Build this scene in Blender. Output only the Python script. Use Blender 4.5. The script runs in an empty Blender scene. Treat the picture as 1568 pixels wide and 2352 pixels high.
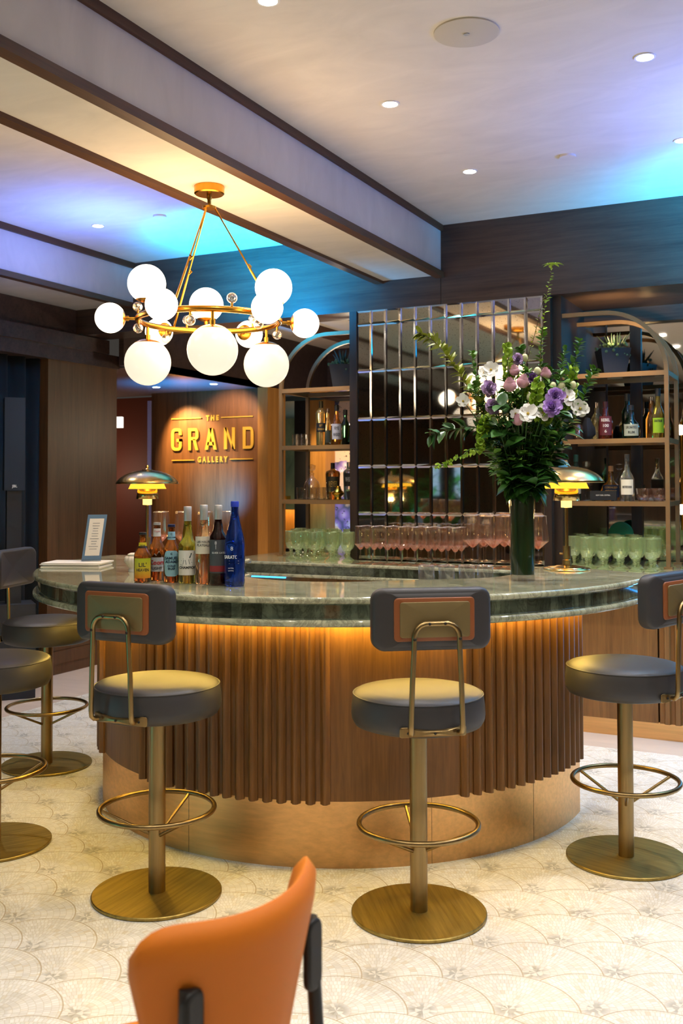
import bpy, math, random
from math import sin, cos, pi, radians, atan2, sqrt, hypot
from mathutils import Vector, Matrix
random.seed(7)
sc = bpy.context.scene
COL = sc.collection

# ------------------------------------------------------------------ camera, world, exposure
YAW, PITCH, ROLL, FPX, PCY, EYE = .457457, .026679, -.00284, 2310.6, 1049.8, 1.50
cam_d = bpy.data.cameras.new('camera')
cam = bpy.data.objects.new('camera', cam_d); COL.objects.link(cam)
fw = Vector((-sin(YAW)*cos(PITCH), cos(YAW)*cos(PITCH), sin(PITCH)))
rt0 = Vector((cos(YAW), sin(YAW), 0)); up0 = rt0.cross(fw)
rt = rt0*cos(ROLL)+up0*sin(ROLL); up = -rt0*sin(ROLL)+up0*cos(ROLL)
cam.matrix_world = Matrix(((rt.x, up.x, -fw.x, 0), (rt.y, up.y, -fw.y, 0), (rt.z, up.z, -fw.z, EYE), (0, 0, 0, 1)))
cam_d.sensor_fit = 'VERTICAL'; cam_d.sensor_height = 36; cam_d.sensor_width = 24
cam_d.lens = 36*FPX/2352
cam_d.shift_y = -(1176-PCY)/2352
cam_d.clip_start = .05; cam_d.clip_end = 60
cam_d.dof.use_dof = True; cam_d.dof.focus_distance = 4.4; cam_d.dof.aperture_fstop = 4.5
sc.camera = cam
sc.view_settings.view_transform = 'Standard'
sc.view_settings.look = 'None'; sc.view_settings.gamma = 1
sc.view_settings.use_curve_mapping = False
sc.view_settings.exposure = 0.0
W = bpy.data.worlds.new('world'); sc.world = W; W.use_nodes = True
W.node_tree.nodes['Background'].inputs[0].default_value = (.9, .8, .7, 1)
W.node_tree.nodes['Background'].inputs[1].default_value = .05
cy = sc.cycles
cy.max_bounces = 10; cy.diffuse_bounces = 4; cy.glossy_bounces = 5; cy.transmission_bounces = 8
cy.transparent_max_bounces = 40; cy.sample_clamp_indirect = 4.0; cy.sample_clamp_direct = 0
cy.caustics_reflective = False; cy.caustics_refractive = False; cy.blur_glossy = .5
cy.use_denoising = True

CEIL = 3.267; HB = 2.725; HV = 6.44
WARM = (1.0, .80, .56); NEUT = (1.0, .92, .82)
CYAN = (.03, .50, 1.0); BLUE = (.10, .22, 1.0)
def light(name, kind, loc, energy, color, size=.05, spot=None, blend=.6, rot=None, look=None):
    l = bpy.data.lights.new(name, kind); l.energy = energy; l.color = color
    if kind == 'AREA': l.size = size
    else: l.shadow_soft_size = size
    if kind == 'SPOT': l.spot_size = radians(spot); l.spot_blend = blend
    o = bpy.data.objects.new(name, l); COL.objects.link(o); o.location = loc
    if look is not None:
        o.rotation_euler = (Vector(look)-Vector(loc)).to_track_quat('-Z', 'Y').to_euler()
    return o
# cyan colour-wash lamps at the header, one per coffer
light('colour_wash_lamp', 'SPOT', (.30, 5.6, 2.60), 1300, (.0, .42, 1.0), .12, 150, 1, look=(.25, 6.2, 3.3))
light('colour_wash_lamp', 'SPOT', (.25, 5.25, 2.55), 250, (.14, .26, 1.0), .15, 165, 1, look=(.0, 5.1, 3.4))
light('colour_wash_lamp', 'SPOT', (-3.75, 5.75, 2.66), 420, (.0, .38, 1.0), .12, 150, 1, look=(-3.65, 6.15, 3.3))
light('colour_wash_lamp', 'SPOT', (-4.2, 5.2, 2.66), 80, BLUE, .15, 165, 1, look=(-4.35, 5.1, 3.4))
light('corridor_wash_lamp', 'SPOT', (-5.75, 8.1, 1.75), 170, (.02, .35, 1), .08, 110, 1, look=(-5.8, 8.3, 2.6))
light('corridor_wash_lamp', 'SPOT', (-5.9, 8.2, 1.2), 130, (.08,.45,1), .06, 60, 1, look=(-5.9, 9.0, 1.45))
light('back_bay_fill', 'POINT', (-3.9, 8.4, 2.0), 30, WARM, .1)  # added warm fill for the back bay ceiling, no fixture there
light('green_wall_fill', 'POINT', (-6.55, 12.6, 1.75), 14, (1, .9, .65), .05)  # added light that lifts the green wall out of the dark
light('wine_glass_fill', 'SPOT', (-2.15, 5.6, 3.2), 110, WARM, .04, 50, .7, look=(-2.35, 6.2, 1.0))  # extra spot put in to brighten the wine glasses, no fitting
light('corridor_fill', 'POINT', (-7.6, 8.7, 1.6), 14, (1, .7, .5), .05)  # added fill so the dark red corridor wall shows
light('far_room_lamp', 'POINT', (-4.4, 12.0, 2.1), 30, CYAN, .1)

# ------------------------------------------------------------------ helpers
def at(px, d):      # plan position of a column of the view at depth d
    X = (px-784)/2310.0*d
    return (X*cos(YAW)-d*sin(YAW), X*sin(YAW)+d*cos(YAW))
def uat(px, v):     # where the sight line of a column meets the wall plane v
    t = (px-784)/2310.0
    return v*(cos(YAW)*t-sin(YAW))/(cos(YAW)+sin(YAW)*t)
def dep(u, v): return -u*sin(YAW)+v*cos(YAW)
def zat(y, u, v): return EYE-(y-1111)*dep(u, v)/2310.0
def face(u, v): return atan2(-v, -u)+pi/2      # rotation that turns local -Y to the viewer's side

class MB:
    def __init__(s): s.v = []; s.f = []
    def add(s, vs, fs):
        n = len(s.v); s.v += [tuple(p) for p in vs]; s.f += [tuple(i+n for i in f) for f in fs]; return s
    def box(s, x0, x1, y0, y1, z0, z1):
        return s.add([(x0,y0,z0),(x1,y0,z0),(x1,y1,z0),(x0,y1,z0),(x0,y0,z1),(x1,y0,z1),(x1,y1,z1),(x0,y1,z1)],
                     [(0,3,2,1),(4,5,6,7),(0,1,5,4),(1,2,6,5),(2,3,7,6),(3,0,4,7)])
    def lathe(s, prof, n=28, c=(0,0,0), rib=None):
        vs = []; m = len(prof)
        for k in range(n):
            a = 2*pi*k/n
            for i, (r, z) in enumerate(prof):
                rr = r*(rib(a, z) if rib else 1)
                vs.append((c[0]+rr*cos(a), c[1]+rr*sin(a), c[2]+z))
        fs = []
        for k in range(n):
            k2 = (k+1) % n
            for i in range(m-1):
                fs.append((k*m+i, k2*m+i, k2*m+i+1, k*m+i+1))
        b = len(vs)
        if prof[0][0] > 1e-5: fs.append(tuple(k*m for k in range(n))[::-1])
        if prof[-1][0] > 1e-5: fs.append(tuple(k*m+m-1 for k in range(n)))
        return s.add(vs, fs)
    def shell(s, prof, n=28, c=(0,0,0), rib=None):   # open lathe (no caps)
        m = len(prof); vs = []
        for k in range(n):
            a = 2*pi*k/n
            for r, z in prof:
                rr = r*(rib(a, z) if rib else 1)
                vs.append((c[0]+rr*cos(a), c[1]+rr*sin(a), c[2]+z))
        fs = [(k*m+i, ((k+1)%n)*m+i, ((k+1)%n)*m+i+1, k*m+i+1) for k in range(n) for i in range(m-1)]
        return s.add(vs, fs)
    def tube(s, pts, r, n=10, closed=False):
        pts = [Vector(p) for p in pts]; N = len(pts); vs = []
        ref = None
        for i, p in enumerate(pts):
            a = pts[(i-1) % N] if (closed or i > 0) else p
            b = pts[(i+1) % N] if (closed or i < N-1) else p
            t = (b-a).normalized()
            if ref is None:
                ref = t.orthogonal().normalized()
            ref = (ref-t*ref.dot(t))
            ref = ref.normalized() if ref.length > 1e-6 else t.orthogonal().normalized()
            bi = t.cross(ref)
            rr = r[i] if isinstance(r, (list, tuple)) else r
            for k in range(n):
                q = 2*pi*k/n
                vs.append(p+(ref*cos(q)+bi*sin(q))*rr)
        fs = []
        for i in range(N if closed else N-1):
            j = (i+1) % N
            for k in range(n):
                k2 = (k+1) % n
                fs.append((i*n+k, i*n+k2, j*n+k2, j*n+k))
        if not closed:
            fs.append(tuple(range(n))[::-1]); fs.append(tuple((N-1)*n+k for k in range(n)))
        return s.add(vs, fs)
    def torus(s, R, r, c=(0,0,0), n=48, m=10):
        return s.tube([(c[0]+R*cos(2*pi*k/n), c[1]+R*sin(2*pi*k/n), c[2]) for k in range(n)], r, m, True)
    def ball(s, r, c=(0,0,0), n=20, m=12):
        return s.lathe([(r*sin(pi*i/m)+(0), -r*cos(pi*i/m)) if 0 < i < m else (0, -r if i == 0 else r) for i in range(m+1)], n, c)
    def map(s, fn): s.v = [tuple(fn(*p)) for p in s.v]; return s
    def build(s, name, mat, parent=None, smooth=True, ang=38, **kw):
        me = bpy.data.meshes.new(name); me.from_pydata(s.v, [], s.f); me.update()
        if mat: me.materials.append(mat)
        if smooth:
            me.polygons.foreach_set('use_smooth', [True]*len(me.polygons))
            me.set_sharp_from_angle(angle=radians(ang))
        o = bpy.data.objects.new(name, me); COL.objects.link(o)
        if parent: o.parent = parent
        for k, val in kw.items(): o[k] = val
        return o
def rrect(w, h, r, n=6):
    pts = []
    for cx, cz, a0 in ((w/2-r, h/2-r, 0), (-w/2+r, h/2-r, 90), (-w/2+r, -h/2+r, 180), (w/2-r, -h/2+r, 270)):
        for i in range(n+1):
            a = radians(a0+90*i/n); pts.append((cx+r*cos(a), cz+r*sin(a)))
    return pts
def pad(w, h, r, T, bev, n=6, puff=0.0):      # rounded slab in XZ, thickness along Y, both faces with inner rings so it can bend
    m = MB(); out = rrect(w, h, r, n); N = len(out)
    rings = []
    sf = lambda s_: [(x*s_, z*s_) for x, z in out]
    def inset(i): return [(x*(1-2*i/w), z*(1-2*i/h)) for x, z in out]
    for s_ in (.25, .5, .75, .9): rings.append((sf(s_*(1-2*bev/max(w, h))), -T/2-puff*(1-s_**2)))
    for k in range(5):
        a = pi/2*k/4; rings.append((inset(bev*(1-sin(a))), -T/2+bev*(1-cos(a))))
    for k in range(5):
        a = pi/2*(1-k/4); rings.append((inset(bev*(1-sin(a))), T/2-bev*(1-cos(a))))
    for s_ in (.9, .75, .5, .25): rings.append((sf(s_*(1-2*bev/max(w, h))), T/2+puff*(1-s_**2)))
    vs = [(0, -T/2-puff, 0)]
    for pts, y in rings: vs += [(x, y, z) for x, z in pts]
    vs.append((0, T/2+puff, 0)); L = len(vs)-1; fs = []
    for k in range(N): fs.append((0, 1+k, 1+(k+1) % N))
    for i in range(len(rings)-1):
        for k in range(N):
            a = 1+i*N+k; b = 1+i*N+(k+1) % N; fs.append((a, a+N, b+N, b))
    o = 1+(len(rings)-1)*N
    for k in range(N): fs.append((L, o+(k+1) % N, o+k))
    return m.add(vs, fs)
def arcbox(m, c, r0, r1, a0, a1, z0, z1, n):
    vs = []; fs = []
    for i in range(n+1):
        a = radians(a0+(a1-a0)*i/n)
        for r, z in ((r0, z0), (r1, z0), (r1, z1), (r0, z1)): vs.append((c[0]+r*cos(a), c[1]+r*sin(a), z))
    for i in range(n):
        b = 4*i
        for k in range(4): fs.append((b+k, b+(k+1) % 4, b+4+(k+1) % 4, b+4+k))
    fs += [(3, 2, 1, 0), tuple(4*n+k for k in range(4))]
    return m.add(vs, fs)
def thing(name, label, cat, loc=(0,0,0), rz=0, group=None):
    o = bpy.data.objects.new(name, None); COL.objects.link(o); o.empty_display_size = .1
    o.location = loc; o.rotation_euler = (0, 0, rz); o['label'] = label; o['category'] = cat
    if group: o['group'] = group
    return o
def tag(o, label, cat, group=None, loc=None, rz=None):
    o['label'] = label; o['category'] = cat
    if group: o['group'] = group
    if loc is not None: o.location = loc
    if rz is not None: o.rotation_euler = (0, 0, rz)
    return o
def struct(o): o['kind'] = 'structure'; return o
def dup(root, loc, rz=0, label=None, group=None):
    r = root.copy(); COL.objects.link(r); r.location = loc; r.rotation_euler = (0, 0, rz)
    if label: r['label'] = label
    if group: r['group'] = group
    for ch in list(root.children):
        c = ch.copy(); COL.objects.link(c); c.parent = r
        for g in list(ch.children):
            d = g.copy(); COL.objects.link(d); d.parent = c
    return r
def text(name, body, size, mat, parent=None, loc=(0,0,0), rz=0, wrap=None, xs=1.0, bold=0.0, sp=1.0, ext=.0004, width=None, **kw):
    c = bpy.data.curves.new('t', 'FONT'); c.body = body; c.size = size; c.align_x = 'CENTER'; c.align_y = 'CENTER'
    c.extrude = ext; c.offset = bold; c.space_character = sp; c.resolution_u = 3
    o = bpy.data.objects.new('t', c); me = bpy.data.meshes.new_from_object(o)
    bpy.data.objects.remove(o); bpy.data.curves.remove(c)
    xsx = [v.co.x for v in me.vertices] or [0, 1]
    if width: xs = width/max(1e-6, max(xsx)-min(xsx))
    for v in me.vertices:
        x, y, z = v.co.x*xs, v.co.y, v.co.z
        if wrap:
            a = x/wrap; R = wrap+z+.0009
            v.co = (R*sin(a), -R*cos(a), y)
        else: v.co = (x, -z-.0006, y)
    me.materials.clear(); me.materials.append(mat)
    t = bpy.data.objects.new(name, me); COL.objects.link(t)
    t.location = loc; t.rotation_euler = (0, 0, rz)
    if parent: t.parent = parent
    for k, val in kw.items(): t[k] = val
    return t
ORD = ['first', 'second', 'third', 'fourth', 'fifth', 'sixth', 'seventh', 'eighth', 'ninth', 'tenth', 'eleventh', 'twelfth', 'thirteenth']

# ------------------------------------------------------------------ materials
class N:
    def __init__(s, nt, sock): s.nt = nt; s.s = sock
    def _m(s, op, *o):
        n = s.nt.nodes.new('ShaderNodeMath'); n.operation = op
        for i, x in enumerate((s,)+o):
            if isinstance(x, N): s.nt.links.new(x.s, n.inputs[i])
            else: n.inputs[i].default_value = x
        return N(s.nt, n.outputs[0])
    def __add__(s, o): return s._m('ADD', o)
    def __sub__(s, o): return s._m('SUBTRACT', o)
    def __mul__(s, o): return s._m('MULTIPLY', o)
    def __truediv__(s, o): return s._m('DIVIDE', o)
    def fl(s): return s._m('FLOOR')
    def fr(s): return s._m('FRACT')
    def lt(s, o): return s._m('LESS_THAN', o)
    def gt(s, o): return s._m('GREATER_THAN', o)
    def ab(s): return s._m('ABSOLUTE')
    def sq(s): return s._m('SQRT')
    def at2(s, o): return s._m('ARCTAN2', o)
    def mod(s, o): return s._m('MODULO', o)
    def cl(s): return s._m('MINIMUM', 1.0)._m('MAXIMUM', 0.0)
def newmat(name):
    m = bpy.data.materials.new(name); m.use_nodes = True; nt = m.node_tree
    return m, nt, nt.nodes['Principled BSDF'], nt.links
def rgb(c): return tuple(c)+(1,)
def srgb(r, g, b):
    f = lambda x: (x/255/12.92) if x/255 <= .04045 else ((x/255+.055)/1.055)**2.4
    return (f(r), f(g), f(b))
def plain(name, col, rough=.5, metal=0, spec=.5, emit=None, es=1, coat=0):
    m, nt, p, L = newmat(name)
    p.inputs['Base Color'].default_value = rgb(col); p.inputs['Roughness'].default_value = rough
    p.inputs['Metallic'].default_value = metal; p.inputs['Specular IOR Level'].default_value = spec
    p.inputs['Coat Weight'].default_value = coat
    if emit: p.inputs['Emission Color'].default_value = rgb(emit); p.inputs['Emission Strength'].default_value = es
    return m
def coords(nt, scale=(1,1,1), rot=(0,0,0), loc=(0,0,0)):
    tc = nt.nodes.new('ShaderNodeTexCoord'); mp = nt.nodes.new('ShaderNodeMapping')
    nt.links.new(tc.outputs['Object'], mp.inputs[0]); mp.inputs['Scale'].default_value = scale
    mp.inputs['Rotation'].default_value = rot; mp.inputs['Location'].default_value = loc
    return mp.outputs[0]
def noise(nt, vec, scale, detail=4, rough=.5, dist=0):
    n = nt.nodes.new('ShaderNodeTexNoise'); n.inputs['Scale'].default_value = scale; n.inputs['Detail'].default_value = detail
    n.inputs['Roughness'].default_value = rough; n.inputs['Distortion'].default_value = dist
    nt.links.new(vec, n.inputs['Vector']); return n.outputs[0]
def ramp(nt, fac, stops):
    r = nt.nodes.new('ShaderNodeValToRGB'); nt.links.new(fac.s if isinstance(fac, N) else fac, r.inputs[0])
    e = r.color_ramp.elements
    while len(e) < len(stops): e.new(.5)
    for i, (p, c) in enumerate(stops): e[i].position = p; e[i].color = rgb(c)
    return r.outputs[0]
def bump(nt, p, h, strength, dist=.01):
    b = nt.nodes.new('ShaderNodeBump'); b.inputs['Strength'].default_value = strength; b.inputs['Distance'].default_value = dist
    nt.links.new(h.s if isinstance(h, N) else h, b.inputs['Height']); nt.links.new(b.outputs[0], p.inputs['Normal'])
def wood(name, c0, c1, axis='z', rough=.38, s=1.0):
    m, nt, p, L = newmat(name)
    sc_ = {'z': (22*s, 22*s, 1.1*s), 'x': (1.1*s, 22*s, 22*s), 'y': (22*s, 1.1*s, 22*s)}[axis]
    v = coords(nt, sc_)
    n1 = noise(nt, v, 3.2, 6, .65, .6); n2 = noise(nt, v, .7, 2, .5, .8)
    f = N(nt, n1)*.65+N(nt, n2)*.5
    col = ramp(nt, f, [(.32, c1), (.52, tuple((a+b)/2 for a, b in zip(c0, c1))), (.78, c0)])
    L.new(col, p.inputs['Base Color']); p.inputs['Roughness'].default_value = rough
    p.inputs['Specular IOR Level'].default_value = .35
    bump(nt, p, n1, .12, .002); return m
def metal(name, col, rough, brush=0.0, axis='z', var=.25):
    m, nt, p, L = newmat(name); p.inputs['Metallic'].default_value = 1; p.inputs['Roughness'].default_value = rough
    sc_ = {'z': (60, 60, 3), 'x': (3, 60, 60), 'y': (60, 3, 60)}[axis]
    n1 = noise(nt, coords(nt, sc_, (0, 0, .5)), 1.0, 4, .6)
    col_ = ramp(nt, n1, [(.3, tuple(c*(1-var) for c in col)), (.7, tuple(min(1, c*(1+var)) for c in col))])
    L.new(col_, p.inputs['Base Color'])
    if brush: bump(nt, p, n1, brush, .002)
    return m
def marble(name, c_light, c_dark, blocks=False):
    m, nt, p, L = newmat(name)
    v = coords(nt, (1, 1, 1), (0, 0, .4))
    n1 = noise(nt, v, 3.0, 8, .62, 1.6); n2 = noise(nt, coords(nt, (1, 3.2, 1), (0, 0, -.7)), 3.4, 9, .7, 2.6)
    base = ramp(nt, n1, [(.30, c_dark), (.5, tuple((a*.45+b*.55) for a, b in zip(c_dark, c_light))), (.72, c_light)])
    vein = (N(nt, n2)-.5).ab()
    vf = ramp(nt, vein, [(0, (0, 0, 0)), (.014, (.25,)*3), (.05, (1, 1, 1))])
    mx = nt.nodes.new('ShaderNodeMix'); mx.data_type = 'RGBA'; mx.blend_type = 'MULTIPLY'; mx.inputs[0].default_value = .45
    L.new(base, mx.inputs[6]); L.new(vf, mx.inputs[7]); out = mx.outputs[2]
    if blocks:     # veneer strips of the curved face, each piece a little different
        tc = nt.nodes.new('ShaderNodeTexCoord'); sp = nt.nodes.new('ShaderNodeSeparateXYZ'); L.new(tc.outputs['Object'], sp.inputs[0])
        a = (N(nt, sp.outputs[1])-4.63).at2(N(nt, sp.outputs[0])+2.27)
        wn = nt.nodes.new('ShaderNodeTexWhiteNoise'); wn.noise_dimensions = '1D'; L.new((a*38).fl().s, wn.inputs['W'])
        k = ramp(nt, wn.outputs[0], [(0, (.42,)*3), (1, (1.25,)*3)])
        m2 = nt.nodes.new('ShaderNodeMix'); m2.data_type = 'RGBA'; m2.blend_type = 'MULTIPLY'; m2.inputs[0].default_value = 1
        L.new(out, m2.inputs[6]); L.new(k, m2.inputs[7]); out = m2.outputs[2]
    L.new(out, p.inputs['Base Color']); p.inputs['Roughness'].default_value = .07; p.inputs['Coat Weight'].default_value = .4
    p.inputs['Coat Roughness'].default_value = .03
    return m
def glassy(name, tint, body=None, bodyw=.0, gloss=.10, rough=.02, glow=None):
    m, nt, p, L = newmat(name); nt.nodes.remove(p); out = nt.nodes['Material Output']
    tr = nt.nodes.new('ShaderNodeBsdfTransparent'); tr.inputs[0].default_value = rgb(tint)
    gl = nt.nodes.new('ShaderNodeBsdfGlossy'); gl.inputs['Roughness'].default_value = rough; gl.inputs[0].default_value = (1, 1, 1, 1)
    lw = nt.nodes.new('ShaderNodeLayerWeight'); lw.inputs[0].default_value = .25
    f = (N(nt, lw.outputs['Facing'])._m('POWER', 2.2)*.75+gloss).cl()
    last = tr.outputs[0]
    if bodyw:
        df = nt.nodes.new('ShaderNodeBsdfDiffuse'); df.inputs[0].default_value = rgb(body)
        tl = nt.nodes.new('ShaderNodeBsdfTranslucent'); tl.inputs[0].default_value = rgb(body)
        ad = nt.nodes.new('ShaderNodeMixShader'); ad.inputs[0].default_value = .5; L.new(df.outputs[0], ad.inputs[1]); L.new(tl.outputs[0], ad.inputs[2])
        mx = nt.nodes.new('ShaderNodeMixShader'); mx.inputs[0].default_value = bodyw
        L.new(last, mx.inputs[1]); L.new(ad.outputs[0], mx.inputs[2]); last = mx.outputs[0]
    ms = nt.nodes.new('ShaderNodeMixShader'); L.new(f.s, ms.inputs[0]); L.new(last, ms.inputs[1]); L.new(gl.outputs[0], ms.inputs[2])
    L.new(ms.outputs[0], out.inputs[0]); return m
def plaster(name, col):
    m, nt, p, L = newmat(name)
    n1 = noise(nt, coords(nt, (1, 2.2, 1)), 2.2, 6, .6, 1.2)
    L.new(ramp(nt, n1, [(.3, tuple(c*.88 for c in col)), (.7, col)]), p.inputs['Base Color'])
    p.inputs['Roughness'].default_value = .75; p.inputs['Specular IOR Level'].default_value = .2; bump(nt, p, n1, .08, .005); return m
def mosaic(name):
    m, nt, p, L = newmat(name)
    A = radians(27); Wd, S, R = .246, .213, .205
    tc = nt.nodes.new('ShaderNodeTexCoord'); sp = nt.nodes.new('ShaderNodeSeparateXYZ'); L.new(tc.outputs['Object'], sp.inputs[0])
    x, y = N(nt, sp.outputs[0]), N(nt, sp.outputs[1])
    a = x*cos(A)+y*sin(A)-.02+20*Wd; b = y*cos(A)-x*sin(A)-2.905+40*S
    j = (b/S).fl(); db = b-j*S
    def rowhit(jj, dd):
        off = jj.mod(2.0)*.5
        s2 = (dd*dd*-1.0+R*R)._m('MAXIMUM', 0.0).sq()
        ci = ((a-s2)/Wd-off)._m('CEIL')
        aa = a-(ci+off)*Wd
        ok = (aa+s2).gt(0)*s2.gt(.001)
        return aa, ok, ci, s2
    a0, ins, col0, s0 = rowhit(j, db)
    a1, ok1, col1, s1 = rowhit(j+1.0, db-S); db1 = db-S
    nin = ins*-1.0+1.0
    r0 = (a0*a0+db*db).sq(); r1 = (a1*a1+db1*db1).sq()
    r = r0*ins+r1*nin
    th = a0.at2(db)*ins+a1.at2(db1)*nin
    cid = (col0*ins+col1*nin)+(j+nin)*17.0
    rb = r/.0215; ring = rb.fl(); nr = (ring/3.0).fl()*17.0+9.0
    q = (th/pi+2.0)*nr+ring*.37; qf = q.fr()
    wn = nt.nodes.new('ShaderNodeTexWhiteNoise'); wn.noise_dimensions = '3D'
    cx = nt.nodes.new('ShaderNodeCombineXYZ'); L.new(q.fl().s, cx.inputs[0]); L.new(ring.s, cx.inputs[1]); L.new(cid.s, cx.inputs[2])
    L.new(cx.outputs[0], wn.inputs['Vector'])
    tile = N(nt, wn.outputs[0])
    cells = (qf-.5).ab().gt(.40)
    cell2 = (rb.fr()-.5).ab().gt(.45)
    grout = (cells+cell2).cl()
    arc = ((r-R).ab().lt(.0038))
    near = ((r*-1.0+.058)*30.0).cl()
    dark = (tile-.45).gt(0)*near
    light_c = ramp(nt, tile, [(0, srgb(228, 224, 214)), (.25, srgb(234, 230, 220)), (.8, srgb(246, 243, 236)), (.93, srgb(240, 234, 220)), (1, srgb(222, 210, 186))])
    dark_c = ramp(nt, tile, [(0, srgb(200, 196, 182)), (1, srgb(142, 138, 126))])
    def mix(f, c1, c2):
        k = nt.nodes.new('ShaderNodeMix'); k.data_type = 'RGBA'
        L.new(f.s, k.inputs[0])
        for sk, c in ((k.inputs[6], c1), (k.inputs[7], c2)):
            if isinstance(c, tuple): sk.default_value = rgb(c)
            else: L.new(c, sk)
        return k.outputs[2]
    c = mix(dark*.75, light_c, dark_c); c = mix(grout*.55, c, srgb(205, 193, 166)); c = mix(arc*.85, c, srgb(180, 158, 118))
    cloud = noise(nt, coords(nt, (1, 1, 1)), 9, 3)
    c = mix((N(nt, cloud)-.42)*.55, c, srgb(214, 203, 182))
    L.new(c, p.inputs['Base Color']); p.inputs['Roughness'].default_value = .33; p.inputs['Specular IOR Level'].default_value = .4
    bump(nt, p, grout*-1.0, .15, .001)
    return m

M = {}
M['wood_wall'] = wood('walnut_panel_vertical', srgb(116, 76, 42), srgb(70, 44, 22), 'z', .42)
M['wood_head'] = wood('walnut_panel_horizontal', srgb(84, 64, 54), srgb(44, 32, 28), 'x', .34)
M['wood_bar'] = wood('bar_walnut', srgb(142, 98, 50), srgb(92, 60, 28), 'z', .42, 1.4)
M['wood_trim'] = wood('oiled_trim', srgb(96, 62, 38), srgb(58, 36, 22), 'y', .5)
M['wood_dark'] = wood('dark_stained_wood', srgb(58, 42, 32), srgb(30, 20, 14), 'z', .5)
M['wood_gold'] = wood('honey_oak', srgb(196, 138, 66), srgb(150, 98, 40), 'z', .5)
M['plaster'] = plaster('troweled_plaster', srgb(232, 222, 208))
M['beamface'] = plaster('beam_plaster', srgb(206, 198, 190))
M['mosaic'] = mosaic('fan_mosaic')
M['tan_tile'] = plaster('tan_floor_tile', srgb(206, 184, 164))
M['marble'] = marble('green_marble_top', srgb(208, 206, 172), srgb(140, 146, 116))
M['marble_face'] = marble('green_marble_face', srgb(124, 134, 112), srgb(60, 72, 60), True)
M['copper'] = metal('brushed_copper', srgb(240, 190, 124), .38, .05, 'x', .10)
M['bronze'] = metal('antique_brass_tube', srgb(150, 126, 84), .34, .05, 'z', .12)
M['bronze_plate'] = metal('antique_brass_plate', srgb(158, 136, 76), .48, .12, 'x', .30)
M['back_metal'] = plain('satin_brass_plate', srgb(132, 114, 74), .55, .6)
M['bronze_dark'] = metal('dark_bronze_plate', srgb(74, 64, 50), .42, .12, 'x', .4)
M['brass'] = metal('chandelier_brass', srgb(206, 146, 52), .26, 0, 'z', .08)
M['lampbrass'] = metal('lamp_brass', srgb(222, 186, 118), .2, .02, 'z', .06)
M['shelf_metal'] = plain('shelf_bronze', srgb(146, 110, 70), .45, .3)
M['leather'] = plain('charcoal_leather', srgb(54, 52, 52), .50, 0, .5)
M['leather_tan'] = plain('tan_leather_edge', srgb(140, 78, 36), .5)
M['orange'] = plain('cognac_leather', srgb(222, 124, 34), .55, 0, .25)
M['black'] = plain('black_powder_coat', (.012, .012, .012), .5)
M['planter'] = plain('matt_black_planter', (.012, .013, .018), .6)
M['screw'] = plain('dark_screw', (.02, .018, .015), .4, .5)
M['globe'] = plain('lit_opal_glass', (.35, .35, .35), .2, emit=(1.0, .86, .64), es=.95)
M['globe2'] = plain('lit_small_opal_glass', (.9, .9, .9), .2, emit=(1.0, .88, .68), es=3)
M['crystal'] = glassy('clear_crystal', (.92, .92, .92), gloss=.16)
M['glass'] = glassy('clear_glass', (.90, .92, .92), gloss=.10)
M['pinkglass'] = glassy('pink_tinted_glass', (.975, .915, .86), (1, .62, .42), .035, gloss=.09)
M['rim'] = glassy('glass_rim', (.95, .86, .78), (1, .8, .62), .35, gloss=.35, rough=.08)
M['pinkdeep'] = glassy('coral_bowl_base', (1, .76, .62), (1, .42, .22), .20, gloss=.14)
M['greenglass'] = glassy('pale_green_pressed_glass', (.86, .93, .74), (.80, .92, .56), .24, gloss=.16, rough=.06)
M['sign'] = plain('gold_letter', srgb(214, 168, 62), .35, .35, emit=srgb(214, 168, 62), es=.0)
M['white'] = plain('white_paper', srgb(238, 234, 226), .7)
M['silver'] = plain('silver_cap', srgb(196, 192, 186), .35, .3)
M['mirror'] = plain('antique_mirror', (.62, .58, .53), .03, 1)
M['succ'] = plain('succulent_green', srgb(84, 110, 74), .6)
M['aloe'] = plain('dark_aloe', srgb(34, 54, 40), .45)
def bottle_glass(name, col, rough=.03):
    m, nt, p, L = newmat(name); p.inputs['Base Color'].default_value = rgb(col); p.inputs['Roughness'].default_value = rough
    p.inputs['Transmission Weight'].default_value = .92; p.inputs['IOR'].default_value = 1.33; p.inputs['Specular IOR Level'].default_value = .8
    p.inputs['Coat Weight'].default_value = .6; p.inputs['Coat Roughness'].default_value = .02
    return m
M['amber'] = bottle_glass('amber_beer_glass', (.42, .13, .025))
M['olive'] = bottle_glass('olive_glass', (.42, .40, .05))
M['rose'] = bottle_glass('rose_wine', (.95, .60, .34))
M['redwine'] = bottle_glass('dark_red_wine', (.03, .008, .008))
M['cobalt'] = bottle_glass('cobalt_glass', (.015, .07, .62))
M['whisky'] = bottle_glass('whisky_amber', (.85, .33, .05))
M['ruby'] = bottle_glass('ruby_spirit', (.42, .05, .02))
M['gold_sp'] = bottle_glass('pale_gold_spirit', (.95, .80, .35))
M['clearb'] = bottle_glass('clear_bottle_glass', (.92, .94, .92))
M['dkgreen'] = bottle_glass('dark_green_glass', (.02, .06, .03))
M['lime_sp'] = bottle_glass('yellow_green_spirit', (.75, .62, .10))

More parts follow.
